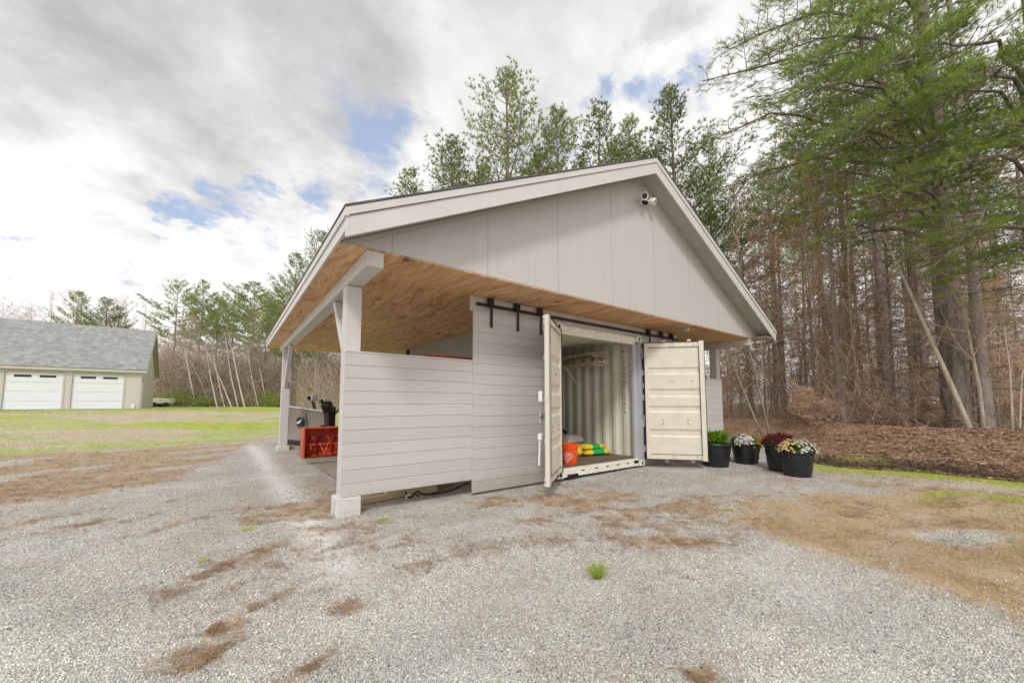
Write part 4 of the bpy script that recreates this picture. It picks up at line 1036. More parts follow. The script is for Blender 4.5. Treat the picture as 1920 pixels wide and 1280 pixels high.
# ------------------------------------------------------------------ green tufts on the drive
def tuft(x, y, hgt, n, sp, lab, seed):
    r = np.random.default_rng(seed); vb = VB(); a = r.uniform(0, 6.28, n); q = r.uniform(0, 1, n)**.5*sp*.3
    c = np.stack([np.cos(a)*q, np.sin(a)*q, np.zeros(n)], 1); el = r.uniform(.7, 1.5, n); L = r.uniform(.5, 1, n)*hgt
    dr = np.stack([np.cos(a)*np.cos(el), np.sin(a)*np.cos(el), np.sin(el)], 1)
    sd = np.cross(dr, r.normal(0, 1, (n, 3))); sd /= np.linalg.norm(sd, axis=1, keepdims=True); sd *= .0022
    m1 = c+dr*L[:, None]*.6; t = c+dr*L[:, None]+np.stack([np.cos(a), np.sin(a), -np.ones(n)*.8], 1)*L[:, None]*.12
    vb.put(np.stack([c-sd, c+sd, m1+sd*.8, m1-sd*.8], 1).reshape(-1, 3), np.arange(n*4).reshape(-1, 4)); vb.put(np.stack([m1-sd*.8, m1+sd*.8, t], 1).reshape(-1, 3), np.arange(n*3).reshape(-1, 3))
    o = link('grass_tuft', vb.mesh('grass_tuft', M['tuft']), None, (x, y, H(x, y))); tag(o, lab, 'grass tuft')
tuft(2.26, 1.98, .19, 110, .08, 'tall green tuft of grass alone on the gravel, nearest the camera', 1)
tuft(.22, 4.86, .05, 110, .22, 'low green tuft on the gravel left of the front post', 2)
tuft(-.1, 4.12, .035, 60, .14, 'tiny green tuft on the gravel, farthest left', 3)
tuft(3.75, 4.33, .05, 120, .14, 'dark green tuft just below the sliding door corner', 4)
tuft(4.9, 2.22, .05, 80, .14, 'small green tuft between the gravel and the dry grass, before the flower pots', 5)
tuft(1.42, 4.25, .05, 90, .30, 'sparse yellow green tuft in front of the post footing', 6)

# ------------------------------------------------------------------ neighbour's garage
def garage():
    a38 = R(38); C3 = W(264, 29.0); z0 = .80
    # local frame: u along the front wall to the left, v to the back
    ud = -(RT*math.cos(a38)+FH*math.sin(a38)); vd = -RT*math.sin(a38)+FH*math.cos(a38)
    rz = math.atan2(-ud[1], -ud[0])           # local +x = towards the right end
    s = empty('garage', (C3[0], C3[1], z0), rz, 'long beige garage with two white doors and a steep grey shingle roof', 'garage')
    Lg, Dp, WH, OV = 17.0, 8.0, 3.08, .30; RH = WH+3.45
    m = MB(); m.prism([(0, -.4), (Dp, -.4), (Dp, WH), (Dp/2, RH-.1), (0, WH)], 'x', -.12, 0)
    m.prism([(0, -.4), (Dp, -.4), (Dp, WH), (Dp/2, RH-.1), (0, WH)], 'x', -Lg, -Lg+.12)
    m.box((-Lg+.12, Dp-.1, -.4), (-.12, Dp, WH))
    dx = [(-.95-2.57, -.95), (-3.95-2.57, -3.95), (-6.95-2.57, -6.95)]
    xs = [-.12]
    for a, b in dx: xs += [b, a]
    xs.append(-Lg+.12)
    for i in range(0, len(xs), 2): m.box((xs[i+1], 0, -.4), (xs[i], .12, WH))
    for a, b in dx: m.box((a, 0, 2.56), (b, .12, WH))
    m.build('wall', M['garage_wall'], s)
    t = MB()
    for a, b in dx: t.box((a-.1, -.025, 0), (a, .0, 2.66)); t.box((b, -.025, 0), (b+.1, .0, 2.66)); t.box((a, -.025, 2.56), (b, .0, 2.66))
    t.box((-.1, -.03, -.1), (.02, .0, WH-.1)); t.build('trim', M['garage_trim'], s)
    for a, b in dx:
        d = MB()
        for k in range(4): d.box((a+.01, .06, .01+k*.6375), (b-.01, .10, .01+(k+1)*.6375-.012))
        g = d.build('garage_door', M['garage_white'], s)
        for f in (.15, .58):
            w = MB(); x0 = a+(b-a)*f; w.box((x0, .05, 2.24), (x0+(b-a)*.29, .058, 2.40)); w.build('window', M['glass_dark'], g)
            q = MB(); q.box((x0-.03, .053, 2.21), (x0+(b-a)*.29+.03, .0595, 2.24)); q.box((x0-.03, .053, 2.4), (x0+(b-a)*.29+.03, .0595, 2.43)); q.build('window_frame', M['garage_white'], g)
    # roof
    sl = (RH-WH)/(Dp/2)
    for sgn in (0, 1):
        m = MB(); ang = math.atan(sl); Ls = math.hypot(Dp/2+OV*.8, (Dp/2+OV*.8)*sl)
        m.box((-Lg-OV, 0, 0), (OV, Ls, .08)); o = m.build('roof', M['shingle'], s)
        if sgn == 0: o.location = (0, -OV*.8, WH-OV*.8*sl+.05); o.rotation_euler = (ang, 0, 0)
        else:
            o.location = (-Lg, Dp+OV*.8, WH-OV*.8*sl+.05); o.rotation_euler = (ang, 0, math.pi)
    f = MB(); f.box((-Lg-OV, -OV*.8-.03, WH-OV*.8*sl-.10), (OV, -OV*.8-.002, WH-OV*.8*sl+.06)); f.box((-Lg-OV, -OV*.8, WH-OV*.8*sl-.12), (OV-.03, 0, WH-OV*.8*sl-.10))
    for sy, y0 in ((1, -OV*.8), (-1, Dp+OV*.8)):
        f.beam((OV+.012, y0, WH-OV*.8*sl-.03), (OV+.012, Dp/2, RH-.03), .024, .2)
    f.build('fascia', M['garage_trim'], s)
    sf = MB()
    for y0, y1, zz0, zz1 in ((-OV*.8, Dp/2, WH-OV*.8*sl, RH), (Dp+OV*.8, Dp/2, WH-OV*.8*sl, RH)):
        sf.add([(.0, y0, zz0-.02), (OV, y0, zz0-.02), (OV, y1, zz1-.02), (0, y1, zz1-.02), (.0, y0, zz0+.0), (OV, y0, zz0+.0), (OV, y1, zz1+.0), (0, y1, zz1+.0)], [(0,3,2,1),(4,5,6,7),(0,1,5,4),(2,3,7,6)])
    sf.build('soffit', M['soffit'], s)
    w = MB(); w.box((0, 3.5, 4.6), (.03, 4.4, 5.6)); w.build('gable_window', M['glass_dark'], s)
    dsp = MB(); dsp.box((.02, .1, 0), (.09, .18, 2.0)); dsp.box((.02, .07, 1.75), (.1, .21, 1.9)); dsp.build('downpipe', M['garage_white'], s)
    ml = MB(); ml.box((-.45, -.08, .1), (-.25, -.03, .4)); ml.build('hose_reel', M['garage_white'], s)
    # apron
    ap = MB(); pts = []
    def WP(u, v): 
        p = np.array(C3)+(-ud)*u+vd*v; return (p[0], p[1])
    outline = [WP(5.5, 2.0), WP(4.8, -2.2), WP(-4, -2.7), WP(-18, -3.2), WP(-18, .1), WP(0, .1), WP(.5, 2.5)]
    g = MB(); n = len(outline); c = np.mean(outline, 0)
    vs = [(c[0], c[1], .86)]+[(p[0], p[1], max(H(*p)+.012, .80)) for p in outline]
    vs = [(v[0], v[1], H(v[0], v[1])+.02) for v in vs]
    g.add(vs, [(0, i+1, (i+1) % n+1) for i in range(n)]); tag(g.build('driveway', simple('pale_gravel_apron', (.42, .42, .40), .9, .2, 8, .4, 30)), 'pale gravel strip in front of the beige garage', None, None, 'structure')
garage()
def small_boat():
    x, y = W(298, 40.5); s = empty('parked_trailer', (x, y, H(x, y)-.1), R(20), 'pale low trailer parked beyond the right end of the garage', 'trailer')
    m = MB(); m.prism([(-1.2, .45), (1.1, .45), (1.35, .8), (1.3, 1.0), (-1.2, 1.05)], 'y', -.7, .7); m.build('body', M['car'], s, False, .08)
    for sx in (-.5, .45):
        for sy in (-.72, .72):
            t = MB(); t.tube([(sx, sy-.08, .3), (sx, sy+.08, .3)], .3, 18); t.build('wheel', M['rubber'], s)
    b = MB(); b.beam((1.2, 0, .5), (2.2, 0, .45), .08, .08); b.build('tow_bar', M['black_iron'], s)
small_boat()

# ================================================================== trees
def unit(v): v = np.asarray(v, float); return v/(np.linalg.norm(v)+1e-9)
def pine_meshes(seed, Ht=20.0, base=.35, Lmax=4.0, whorl=.62, upb=.15, upt=1.0, tuft=(.26, .030, 7), dead=0.12, trunk_r=.22, needle='needle', twigs=8, thin=1.0, sweep=None):
    """white pine: trunk mesh and crown mesh (limbs, twigs, needle bunches)"""
    r = np.random.default_rng(seed)
    zz = np.linspace(0, Ht, 14); bend = np.cumsum(r.normal(0, .03, (14, 2)), 0)*np.linspace(0, 1, 14)[:, None]
    P = np.stack([bend[:, 0], bend[:, 1], zz], 1); P[0, 2] = -.4
    rad = trunk_r*(1-zz/Ht*.93); rad[0] *= 1.35
    tv = VB(); tv.tube(P, rad, 9); 
    cv = VB()
    def at(z): return np.array([np.interp(z, zz, P[:, 0]), np.interp(z, zz, P[:, 1]), z])
    # dead stubs and bare branches below the crown
    z = Ht*dead
    while z < Ht*base:
        for k in range(r.integers(2, 5)):
            a = r.uniform(0, 6.28); L = r.uniform(.5, 2.2)*thin; p0 = at(z+r.uniform(-.2, .2)); d = np.array([math.cos(a), math.sin(a), r.uniform(-.25, .3)])
            p1 = p0+d*L*.5+[0, 0, r.uniform(-.1, .1)]; p2 = p0+d*L+[0, 0, r.uniform(-.3, .15)]
            tv.tube([p0, p1, p2], [.018, .013, .004], 3)
            for q in range(r.integers(1, 4)):
                f = r.uniform(.3, .9); b0 = p0+(p2-p0)*f; d2 = unit(d+r.normal(0, .6, 3)); tv.tube([b0, b0+d2*L*.35], [.009, .003], 3)
        z += r.uniform(.35, .8)
    C = []; D = []
    z = Ht*base
    while z < Ht*.985:
        t = (z-Ht*base)/(Ht*(1-base)); n = r.integers(3, 6)
        a0 = r.uniform(0, 6.28)
        for k in range(n):
            a = a0+k*6.28/n+r.uniform(-.35, .35); prof = (1-t)**.85*(.6+.4*min(1, t*5)) 
            L = Lmax*prof*r.choice([.45, .8, 1.0, 1.25])*r.uniform(.8, 1.15)+.3
            if r.uniform() < .2: continue
            up = upb+(upt-upb)*t**1.2+r.uniform(-.12, .15)
            d = np.array([math.cos(a), math.sin(a), math.tan(min(up, 1.25))]); d /= max(1, np.linalg.norm(d))
            p0 = at(z); m = 6; s = np.linspace(0, 1, m)
            pts = p0[None]+d[None]*s[:, None]*L; pts[:, 2] += .22*L*s**2.2 - .08*L*np.sin(s*3.14); pts += r.normal(0, .03*L**.5, (m, 3))*s[:, None]
            cv.tube(pts, (.012+.011*L)*(1-s*.85)*.8, 4)
            nt = max(3, int(twigs*L/Lmax*1.3)+2)
            for j in range(nt):
                f = .28+.72*(j+.5)/nt; f = min(1, f+r.uniform(-.04, .04)); b = np.array([np.interp(f, s, pts[:, i]) for i in range(3)])
                sgn = 1 if j % 2 else -1; l2 = L*(.36*(1.1-f)+.08)*r.uniform(.7, 1.3)+.12
                dd = unit(unit(d)*.75+sgn*np.array([-math.sin(a), math.cos(a), 0])*.75+[0, 0, r.uniform(.1, .5)])
                e = b+dd*l2+[0, 0, .12*l2]
                cv.tube([b, (b+e)/2, e], [.010, .007, .003], 3)
                kk = max(2, int(l2/.20))
                for q in range(kk):
                    g = (q+1)/kk; C.append(b+(e-b)*g+r.normal(0, .04, 3)); D.append(unit(dd*.8+[0, 0, .75]+r.normal(0, .25, 3)))
                    if r.uniform() < .45:
                        C.append(b+(e-b)*g+r.normal(0, .10, 3)); D.append(unit(dd+r.normal(0, .6, 3)+[0, 0, .4]))
            C.append(pts[-1]); D.append(unit(d+[0, 0, .7]))
        z += whorl*r.uniform(.7, 1.25)*(1-.35*t)
    cv.tufts(C, D, tuft[2], tuft[0], tuft[1], .42, mi=1, r=r)
    return tv.mesh('trunk', M['bark'], smooth=True), cv.mesh('crown', [M['bark'], M[needle]])
def place_tree(kind, meshes, x, y, scale, rz, label, cat, group=None, tilt=(0, 0), sink=.0, sz=None):
    o = empty(kind, (x, y, H(x, y)-sink), rz, label, cat, group)
    o.rotation_euler = (tilt[0], tilt[1], rz); o.scale = (scale, scale, sz or scale)
    for nm, me in meshes:
        if me is not None: link(nm, me, o)
    return o
PV = [pine_meshes(100+i, 20, (.30, .36, .42, .26)[i], (4.3, 3.7, 3.4, 5.0)[i], .64, .32, 1.0, (.22, .025, 11), twigs=12) for i in range(4)]
SV = [pine_meshes(200+i, 20, (.60, .66, .70, .56)[i], (2.1, 2.4, 1.9, 2.6)[i], .9, .2, .9, (.24, .026, 7), dead=.04, trunk_r=(.10, .13, .09, .145)[i], twigs=6, thin=1.15) for i in range(4)]
FV = [pine_meshes(300+i, 20, (.48, .42)[i], (5.4, 4.6)[i], .95, .08, .55, (.40, .055, 7), dead=.1, trunk_r=.2, needle='needle_far', twigs=9) for i in range(2)]
UV = [(a, b) for a, b in PV]
nm2 = lambda p: (('trunk', p[0]), ('crown', p[1]))
def by_apex(kind, v, px, py, d, rz, label, cat, group=None, Hm=20.0, k=1.0, tilt=(0, 0)):
    x, y = W(px, d); top = ZT(py, d); g = H(x, y); sz = (top-g)/Hm
    return place_tree(kind, nm2(v), x, y, sz*k, rz, label, cat, group, tilt, 0, sz)
# five big pines whose tops stand over the shed roof
by_apex('pine_tree', PV[3], 950, 100, 25, .4, 'tallest open-grown pine rising above the left half of the shed roof', 'pine tree', k=1.25)
by_apex('pine_tree', PV[0], 842, 240, 23, 2.1, 'shorter bushy pine just left of the tallest one above the shed roof', 'pine tree', k=1.25)
by_apex('pine_tree', PV[2], 1055, 172, 29, 1.0, 'narrow pine just right of the tallest pine above the shed roof', 'pine tree', k=1.15)
by_apex('pine_tree', PV[1], 1130, 168, 28, 3.3, 'thin-topped pine second from the roof peak, above the shed roof', 'pine tree', k=1.2)
by_apex('pine_tree', PV[2], 1188, 192, 30, 5.0, 'slender pine close to the left of the roof peak', 'pine tree', k=1.15)
by_apex('pine_tree', PV[0], 1275, 143, 24, 4.0, 'dense round-topped pine right behind the roof peak', 'pine tree', k=1.35)
by_apex('pine_tree', PV[1], 765, 305, 24, .2, 'small pine whose branch tips just clear the left part of the roof', 'pine tree', k=1.3)
by_apex('pine_tree', PV[0], 900, 300, 27, 1.2, 'pine filling the gap low behind the tallest pine', 'pine tree', k=1.2)
by_apex('pine_tree', PV[3], 1345, 235, 27, 2.2, 'pine behind the right roof slope', 'pine tree', k=.8)
by_apex('pine_tree', PV[1], 1010, 265, 24, 2.9, 'low pine between the tallest pine and the narrow one', 'pine tree', k=1.3)
by_apex('pine_tree', PV[3], 1235, 262, 31, .9, 'low pine just left of the dense round-topped pine', 'pine tree', k=1.1)
# left background pines beyond the lawn
LP = [(322, 522, 58, 0, 1.0, 'spindly dark pine, farthest left of the wood beyond the lawn'), (368, 524, 57, 1, .9, 'second spindly dark pine from the left beyond the lawn'), (430, 532, 60, 0, 1.2, 'broad pale green pine beyond the lawn, behind the white birches'),
      (470, 528, 56, 1, 1.5, 'brightest rounded pine crown beyond the lawn'), (515, 540, 52, 0, 1.4, 'green pine beyond the lawn just left of the shed eave'), (545, 472, 38, 2, 1.2, 'tall dark pine touching the shed eave on the left'),
      (592, 425, 32, 3, 1.2, 'tall pine top peeping over the left eave of the shed'), (400, 556, 63, 1, 1.1, 'low pine between the spindly pair and the bright one beyond the lawn'), (495, 565, 48, 0, 1.3, 'lower green pine in front of the others beyond the lawn'), (560, 540, 44, 1, 1.3, 'green pine mass right beside the shed eave')]
for i, (px, py, d, v, k, lab) in enumerate(LP):
    vv = {0: FV[0], 1: FV[1], 2: PV[0], 3: PV[3]}[v]
    by_apex('pine_tree', vv, px, py, d, i*1.3, lab, 'pine tree', k=k)
for i, (px, py, d, lab) in enumerate(((132, 546, 62, 'left of two open pines rising behind the garage roof'), (186, 556, 64, 'right of two open pines rising behind the garage roof'), (212, 574, 66, 'lowest pine close to the right end of the garage roof'))):
    by_apex('pine_tree', PV[(0, 3, 1)[i]], px, py, d, i*2.0+.5, lab, 'pine tree', k=1.5)
# slim wood on the right and behind the shed
def forest():
    r = random.Random(31); n = 0; done = []
    specs = []
    for k in range(250):
        d = 11.5+r.random()**1.0*25; px = r.uniform(1330, 2350)
        specs.append((px, d))
    for k in range(36): specs.append((r.uniform(820, 1400), r.uniform(26, 50)))
    for px, d in specs:
        x, y = W(px, d)
        if x < 12.3 and y < 16: continue
        if berm_t(x, y) < (2.8 if y < 14 else .5) and x > 9: continue
        md = 1.0+.03*d
        if any((x-a)**2+(y-b)**2 < md*md for a, b in done): continue
        if n >= 150: break
        done.append((x, y)); n += 1
        v = SV[n % 4]; s = r.uniform(.72, 1.05)
        cap = np.interp(px, [820, 1280, 1400, 1500, 1650], [300, 300, 300, 190, 20]); hm = ZT(cap+r.uniform(-20, 60), d)-.5
        s = min(s*1.0, hm/20)
        near = d < 19; mid = d < 30
        lab = ('slender pine trunk with dead side branches at the front edge of the wood' if near else 'slender pine in the middle depth of the wood on the right' if mid else 'thin far pine deep in the wood')
        place_tree('pine_tree', nm2(v), x, y, s*r.uniform(.9, 1.2), r.uniform(0, 6.28), lab, 'pine tree', 'front row pines of the wood' if near else 'middle pines of the wood' if mid else 'far pines of the wood', (r.uniform(-.03, .03), r.uniform(-.03, .03)), 0, s)
forest()
# thick trunks that stand out
for px, d, rr_, lab in ((1664, 13.5, 2.1, 'thick straight pine trunk near the middle of the wood'), (1775, 12.0, 2.2, 'thick dark pine trunk right of the leaning bare tree'), (1845, 10.8, 2.1, 'thickest pine trunk close to the right edge of the photo'), (1600, 16, 2.0, 'thick pine trunk left of the thick middle one'), (1725, 15.5, 2.0, 'thick pine trunk behind the leaning bare tree')):
    x, y = W(px, d); place_tree('pine_tree', nm2(SV[1 if rr_ > 2.0 else 3]), x, y, 1.0*rr_*.55, rr_*2, lab, 'pine tree', None, (0, 0), 0, 1.05)

# big near pines with hanging limbs
def near_limbs():
    x0, y0 = W(1795, 10.6); base = np.array([x0, y0, H(x0, y0)])
    r = np.random.default_rng(5)
    def limbs(spec, seed, trunk_h, tr):
        r = np.random.default_rng(seed); tv = VB(); cv = VB(); C = []; D = []
        zs = np.linspace(0, trunk_h, 12); tp = np.stack([.05*np.sin(zs*.5), .04*np.cos(zs*.4), zs], 1); tp[0, 2] = -.5
        tv.tube(tp, tr*(1-zs/trunk_h*.8), 12)
        for (z0, dx, dy, dz, dens) in spec:
            L = math.hypot(dx, dy); m = 9; s = np.linspace(0, 1, m); p0 = np.array([0, 0, z0])
            pts = p0+np.stack([dx*s, dy*s, dz*s + .12*L*np.sin(s*3.14)-.05*L*s**3], 1)+r.normal(0, .07, (m, 3))*np.minimum(1, s*3)[:, None]
            cv.tube(pts, (.015+.0075*L)*(1-s*.85), 6)
            a = np.array([dx, dy, 0])/L; side = np.array([-a[1], a[0], 0])
            nb = int(L*3.8)
            for j in range(nb):
                f = .16+.84*(j+.5)/nb; b = np.array([np.interp(f, s, pts[:, i]) for i in range(3)]); sg = 1 if j % 2 else -1
                l2 = (.42*L*(1-f)**.7+.35)*r.uniform(.6, 1.1); l2 = min(l2, 2.3)
                dd = unit(a*.85+side*sg*r.uniform(.5, .95)+[0, 0, r.uniform(-.28, .12)]); mm = 5; t = np.linspace(0, 1, mm)
                q = b+dd*l2*t[:, None]; q[:, 2] += .06*l2*np.sin(t*3.1)-.10*l2*t**2; q += r.normal(0, .02, (mm, 3))
                cv.tube(q, .011*(1-t*.8), 4)
                nt = int(l2*7)+2
                for k in range(nt):
                    g = .15+.85*(k+.5)/nt; c = np.array([np.interp(g, t, q[:, i]) for i in range(3)]); s3 = 1 if k % 2 else -1
                    l3 = (.30*(1-g*.6))*r.uniform(.6, 1.3); d3 = unit(dd+np.cross(dd, [0, 0, 1])*s3*r.uniform(.4, .9)+[0, 0, r.uniform(-.1, .25)]); e = c+d3*l3
                    cv.tube([c, e], [.005, .003], 3)
                    if r.uniform() > dens: 
                        continue
                    for u in (.35, .7, 1.0):
                        C.append(c+(e-c)*u); D.append(unit(d3+[0, 0, .1]+r.normal(0, .25, 3)))
        cv.tufts(C, D, 11, .15, .0062, .5, mi=1, r=r)
        return tv.mesh('trunk', M['bark'], smooth=True), cv.mesh('crown', [M['bark'], M['needle_near']])
    def toward(px, py, d, z0, bx, by):
        x, y = W(px, d); z = ZT(py, d); return (z0, x-bx, y-by, z-z0-base[2], 1.0)
    bx, by = x0, y0
    T = lambda px, py, d, z0, dens=.8: toward(px, py, d, z0, bx, by)[:4]+(dens,)
    sA = [T(1352, 85, 9.2, 9.5, .55), T(1385, 20, 8.6, 11.5, .5), T(1345, 215, 9.6, 7.8, .6), T(1350, 330, 11.5, 7.2, .5), T(1470, 40, 8.2, 10.2, .9), T(1480, 330, 9.0, 6.3, .75), T(1540, 120, 7.6, 8.4, .95), T(1560, 60, 7.0, 9.5, 1.0),
          T(1570, 240, 8.4, 7.0, .9), T(1530, 450, 9.6, 5.4, .7), T(1640, 190, 7.0, 7.4, 1.0), T(1620, -60, 8, 12.5, 1.0), T(1500, -60, 9, 13.5, .8), T(1700, 330, 7.6, 6.2, .9), T(1650, 400, 9.0, 5.6, .7), T(1720, 40, 6.6, 8.8, 1.0), T(1760, -90, 8, 13, 1.0), T(1880, 250, 8, 7, 1.0), T(1960, 60, 9, 9.5, 1.0), T(1960, 380, 10, 6, .9), T(1830, 540, 9.6, 4.6, .8), T(1900, -60, 12, 12, 1.0), T(1430, 140, 11, 9, .5)]
    a, b = limbs(sA, 51, 19, .27)
    place_tree('pine_tree', (('trunk', a), ('crown', b)), x0, y0, 1, 0, 'big near pine with long bright green limbs sweeping over the upper right of the photo', 'pine tree')
    x1, y1 = W(2010, 9.2); bx, by = x1, y1; base[2] = H(x1, y1)
    sB = [T(1800, 150, 7.2, 7.5, 1.0), T(1790, 300, 7.0, 6.0, 1.0), T(1770, 470, 7.4, 4.6, .95), T(1800, 20, 7.0, 8.5, 1.0), T(1850, 400, 6.8, 5.2, 1.0), T(1830, 520, 7.6, 4.2, .9), T(1900, 200, 6.6, 6.4, 1.0), T(1890, 600, 8.0, 3.6, .6), T(1870, 80, 6.2, 7.4, 1.0), T(1740, 240, 8.2, 6.8, .9), T(2050, 200, 7.5, 7, 1.0), T(2100, 400, 8, 6, 1.0), T(1950, 480, 7.5, 4.6, .9)]
    a, b = limbs(sB, 52, 17, .25)
    place_tree('pine_tree', (('trunk', a), ('crown', b)), x1, y1, 1, 0, 'near pine with dense bright green boughs hanging in at the right edge', 'pine tree')
near_limbs()

# bare broad-leaved trees
def bare_meshes(seed, Ht, lean=(0, 0), r0=.07, depth=4, spread=.55, mat='bark_young', leaves=None, nleaf=0, lsize=.05, start=.25, kids=5, crook=.06, stems=1, twigmat='twig'):
    r = np.random.default_rng(seed); tv = VB(); cv = VB(); LC = []
    def branch(p, d, L, rad, lvl, vb, mi):
        m = 6 if lvl < 2 else 4; pts = [p]; dd = d.copy()
        for i in range(m-1):
            dd = unit(dd+r.normal(0, crook*(1+lvl), 3)+np.array([0, 0, .04])); pts.append(pts[-1]+dd*L/(m-1))
        pts = np.array(pts); s = np.linspace(0, 1, m)
        vb.tube(pts, np.maximum(rad*(1-s*(.75 if lvl else .85)), .0022), 7 if lvl == 0 else 4 if lvl < 2 else 3, mi)
        if lvl < depth:
            n = kids if lvl else int(kids*2.4)
            for j in range(n):
                f = start+(1-start)*(j+r.uniform(.1, .9))/n if lvl == 0 else r.uniform(.2, 1); b = np.array([np.interp(f, s, pts[:, i]) for i in range(3)])
                q = unit(dd*(.7 if lvl else .55)+r.normal(0, spread, 3)+np.array([0, 0, .12])); l2 = L*(.46 if lvl else .34*(1.35-f))*r.uniform(.6, 1.2)
                branch(b, q, l2, max(rad*.42*(1-f*.5), .003), lvl+1, cv, 1)
        elif leaves:
            for j in range(nleaf): LC.append(pts[r.integers(1, m)]+r.normal(0, .05, 3))
    for st in range(stems):
        a = r.uniform(0, 6.28); off = np.array([math.cos(a), math.sin(a), 0])*(.14*st)
        branch(np.array([0, 0, -.2])+off, unit(np.array([lean[0], lean[1], 1.0])+ (r.normal(0, .12, 3) if st else 0)), Ht*(1-.12*st), r0*(1-.15*st), 0, tv, 0)
    if leaves and LC: cv.leaves(np.array(LC), lsize, mi=2, r=r)
    return tv.mesh('trunk', M[mat], smooth=True), cv.mesh('crown', [M[mat], M[twigmat]]+([M[leaves]] if leaves else []))
def put(kind, me, px, d, rz, lab, cat, group=None, s=1.0, py=None):
    x, y = W(px, d); return place_tree(kind, (('trunk', me[0]), ('crown', me[1])), x, y, s, rz, lab, cat, group)
LR = lambda l, f: (RT[0]*l+FH[0]*f, RT[1]*l+FH[1]*f)       # lean to image right, away
put('bare_tree', bare_meshes(1, 7.5, LR(-.26, .05), .062, 4, .5, crook=.04, start=.3), 1818, 9.6, 0, 'pale bare young tree leaning left beside the thick dark trunk on the bank', 'bare tree')
put('bare_tree', bare_meshes(2, 6.5, LR(-.05, .0), .05, 4, .5, crook=.05, start=.25), 1838, 9.8, 0, 'thinner upright bare tree just right of the leaning one on the bank', 'bare tree')
put('bare_tree', bare_meshes(3, 7.0, LR(-.04, 0), .04, 4, .5, crook=.09, stems=2), 1442, 11.0, 0, 'twin stemmed bare tree on the bank just right of the shed', 'bare tree')
put('bare_tree', bare_meshes(4, 8.5, LR(-.02, 0), .06, 4, .5, crook=.05), 1560, 14.0, 0, 'bare grey sapling standing behind the tan leaved shrubs', 'bare tree')
put('bare_tree', bare_meshes(5, 4.5, LR(.03, 0), .03, 4, .6, crook=.08, stems=2), 1890, 9.3, 0, 'low crooked bare sapling at the right edge of the bank', 'bare tree')
put('beech_tree', bare_meshes(6, 13, LR(0, 0), .07, 4, .5, leaves='leaf_orange', nleaf=3, lsize=.055, start=.6), 1545, 15.5, 0, 'slim tree still holding orange leaves high in front of the pines', 'beech tree')
put('beech_tree', bare_meshes(9, 11.5, LR(0, 0), .06, 4, .5, leaves='leaf_orange', nleaf=2, lsize=.05, start=.5), 1490, 16.5, 0, 'slim tree with rusty orange leaves, nearer the shed than the other orange one', 'beech tree')
put('beech_tree', bare_meshes(7, 9.5, LR(0, 0), .06, 4, .55, leaves='leaf_orange', nleaf=1, lsize=.045, start=.5), 1705, 14.5, 0, 'slim tree with few rusty leaves behind the leaning bare tree', 'beech tree')
put('beech_tree', bare_meshes(8, 8.5, LR(0, 0), .05, 4, .55, leaves='leaf_tan', nleaf=2, lsize=.05, start=.3), 1430, 17.0, 0, 'slim brown leaved tree just right of the shed eave', 'beech tree')
shr = [bare_meshes(20+i, 3.0, LR((-.5, .4, 0)[i], .1), .018, 3, .65, leaves='leaf_tan', nleaf=2, lsize=.04, start=.12, kids=7, stems=3, crook=.12) for i in range(3)]
for i, (px, d, s, lab) in enumerate(((1545, 11.6, .75, 'tan leaved beech shrub at the left of the row on the bank'), (1640, 12.2, .95, 'largest tan leaved beech shrub in the middle of the row on the bank'), (1722, 12.0, .75, 'tan leaved beech shrub right of the largest, on the bank'), (1600, 13.6, 1.0, 'tan leaved beech shrub behind the left of the row'), (1790, 10.5, .45, 'small tan leaved shrub at the foot of the leaning bare tree'), (1905, 12.5, .9, 'tan leaved shrub at the right edge of the photo'))):
    o_ = put('beech_shrub', shr[i % 3], px, d, i*1.9, lab, 'shrub', s=s); o_.scale = (s*1.05, s*1.05, s*.62)
sap = [bare_meshes(40+i, 6.0+i, (0, 0), .035, 4, .55, crook=.07, start=.15, twigmat='twig', stems=1+(i % 2), kids=5) for i in range(4)]
sapl = [bare_meshes(50+i, 5.0+i, (0, 0), .03, 4, .55, leaves=('leaf_tan', 'leaf_tan', 'leaf_tan', 'leaf_orange')[i], nleaf=(1, 2, 2, 1)[i], lsize=.05, crook=.07, start=.15, kids=5) for i in range(4)]
rr = random.Random(12); k = 0
for i in range(190):
    px = rr.uniform(1345, 2150); d = rr.uniform(11.0, 24); x, y = W(px, d)
    if berm_t(x, y) < 2.6: continue
    k += 1
    if k > 84: break
    me = (sap+sapl)[k % 8]
    place_tree('sapling', nm2(me), x, y, rr.uniform(.6, 1.15), rr.uniform(0, 6.28), 'bare brown sapling among the pine trunks of the wood on the right' if k % 8 < 4 else 'sapling with scattered tan leaves among the pine trunks on the right', 'sapling', 'bare saplings in the right wood' if k % 8 < 4 else 'leafy saplings in the right wood', (rr.uniform(-.12, .12), rr.uniform(-.12, .12)))
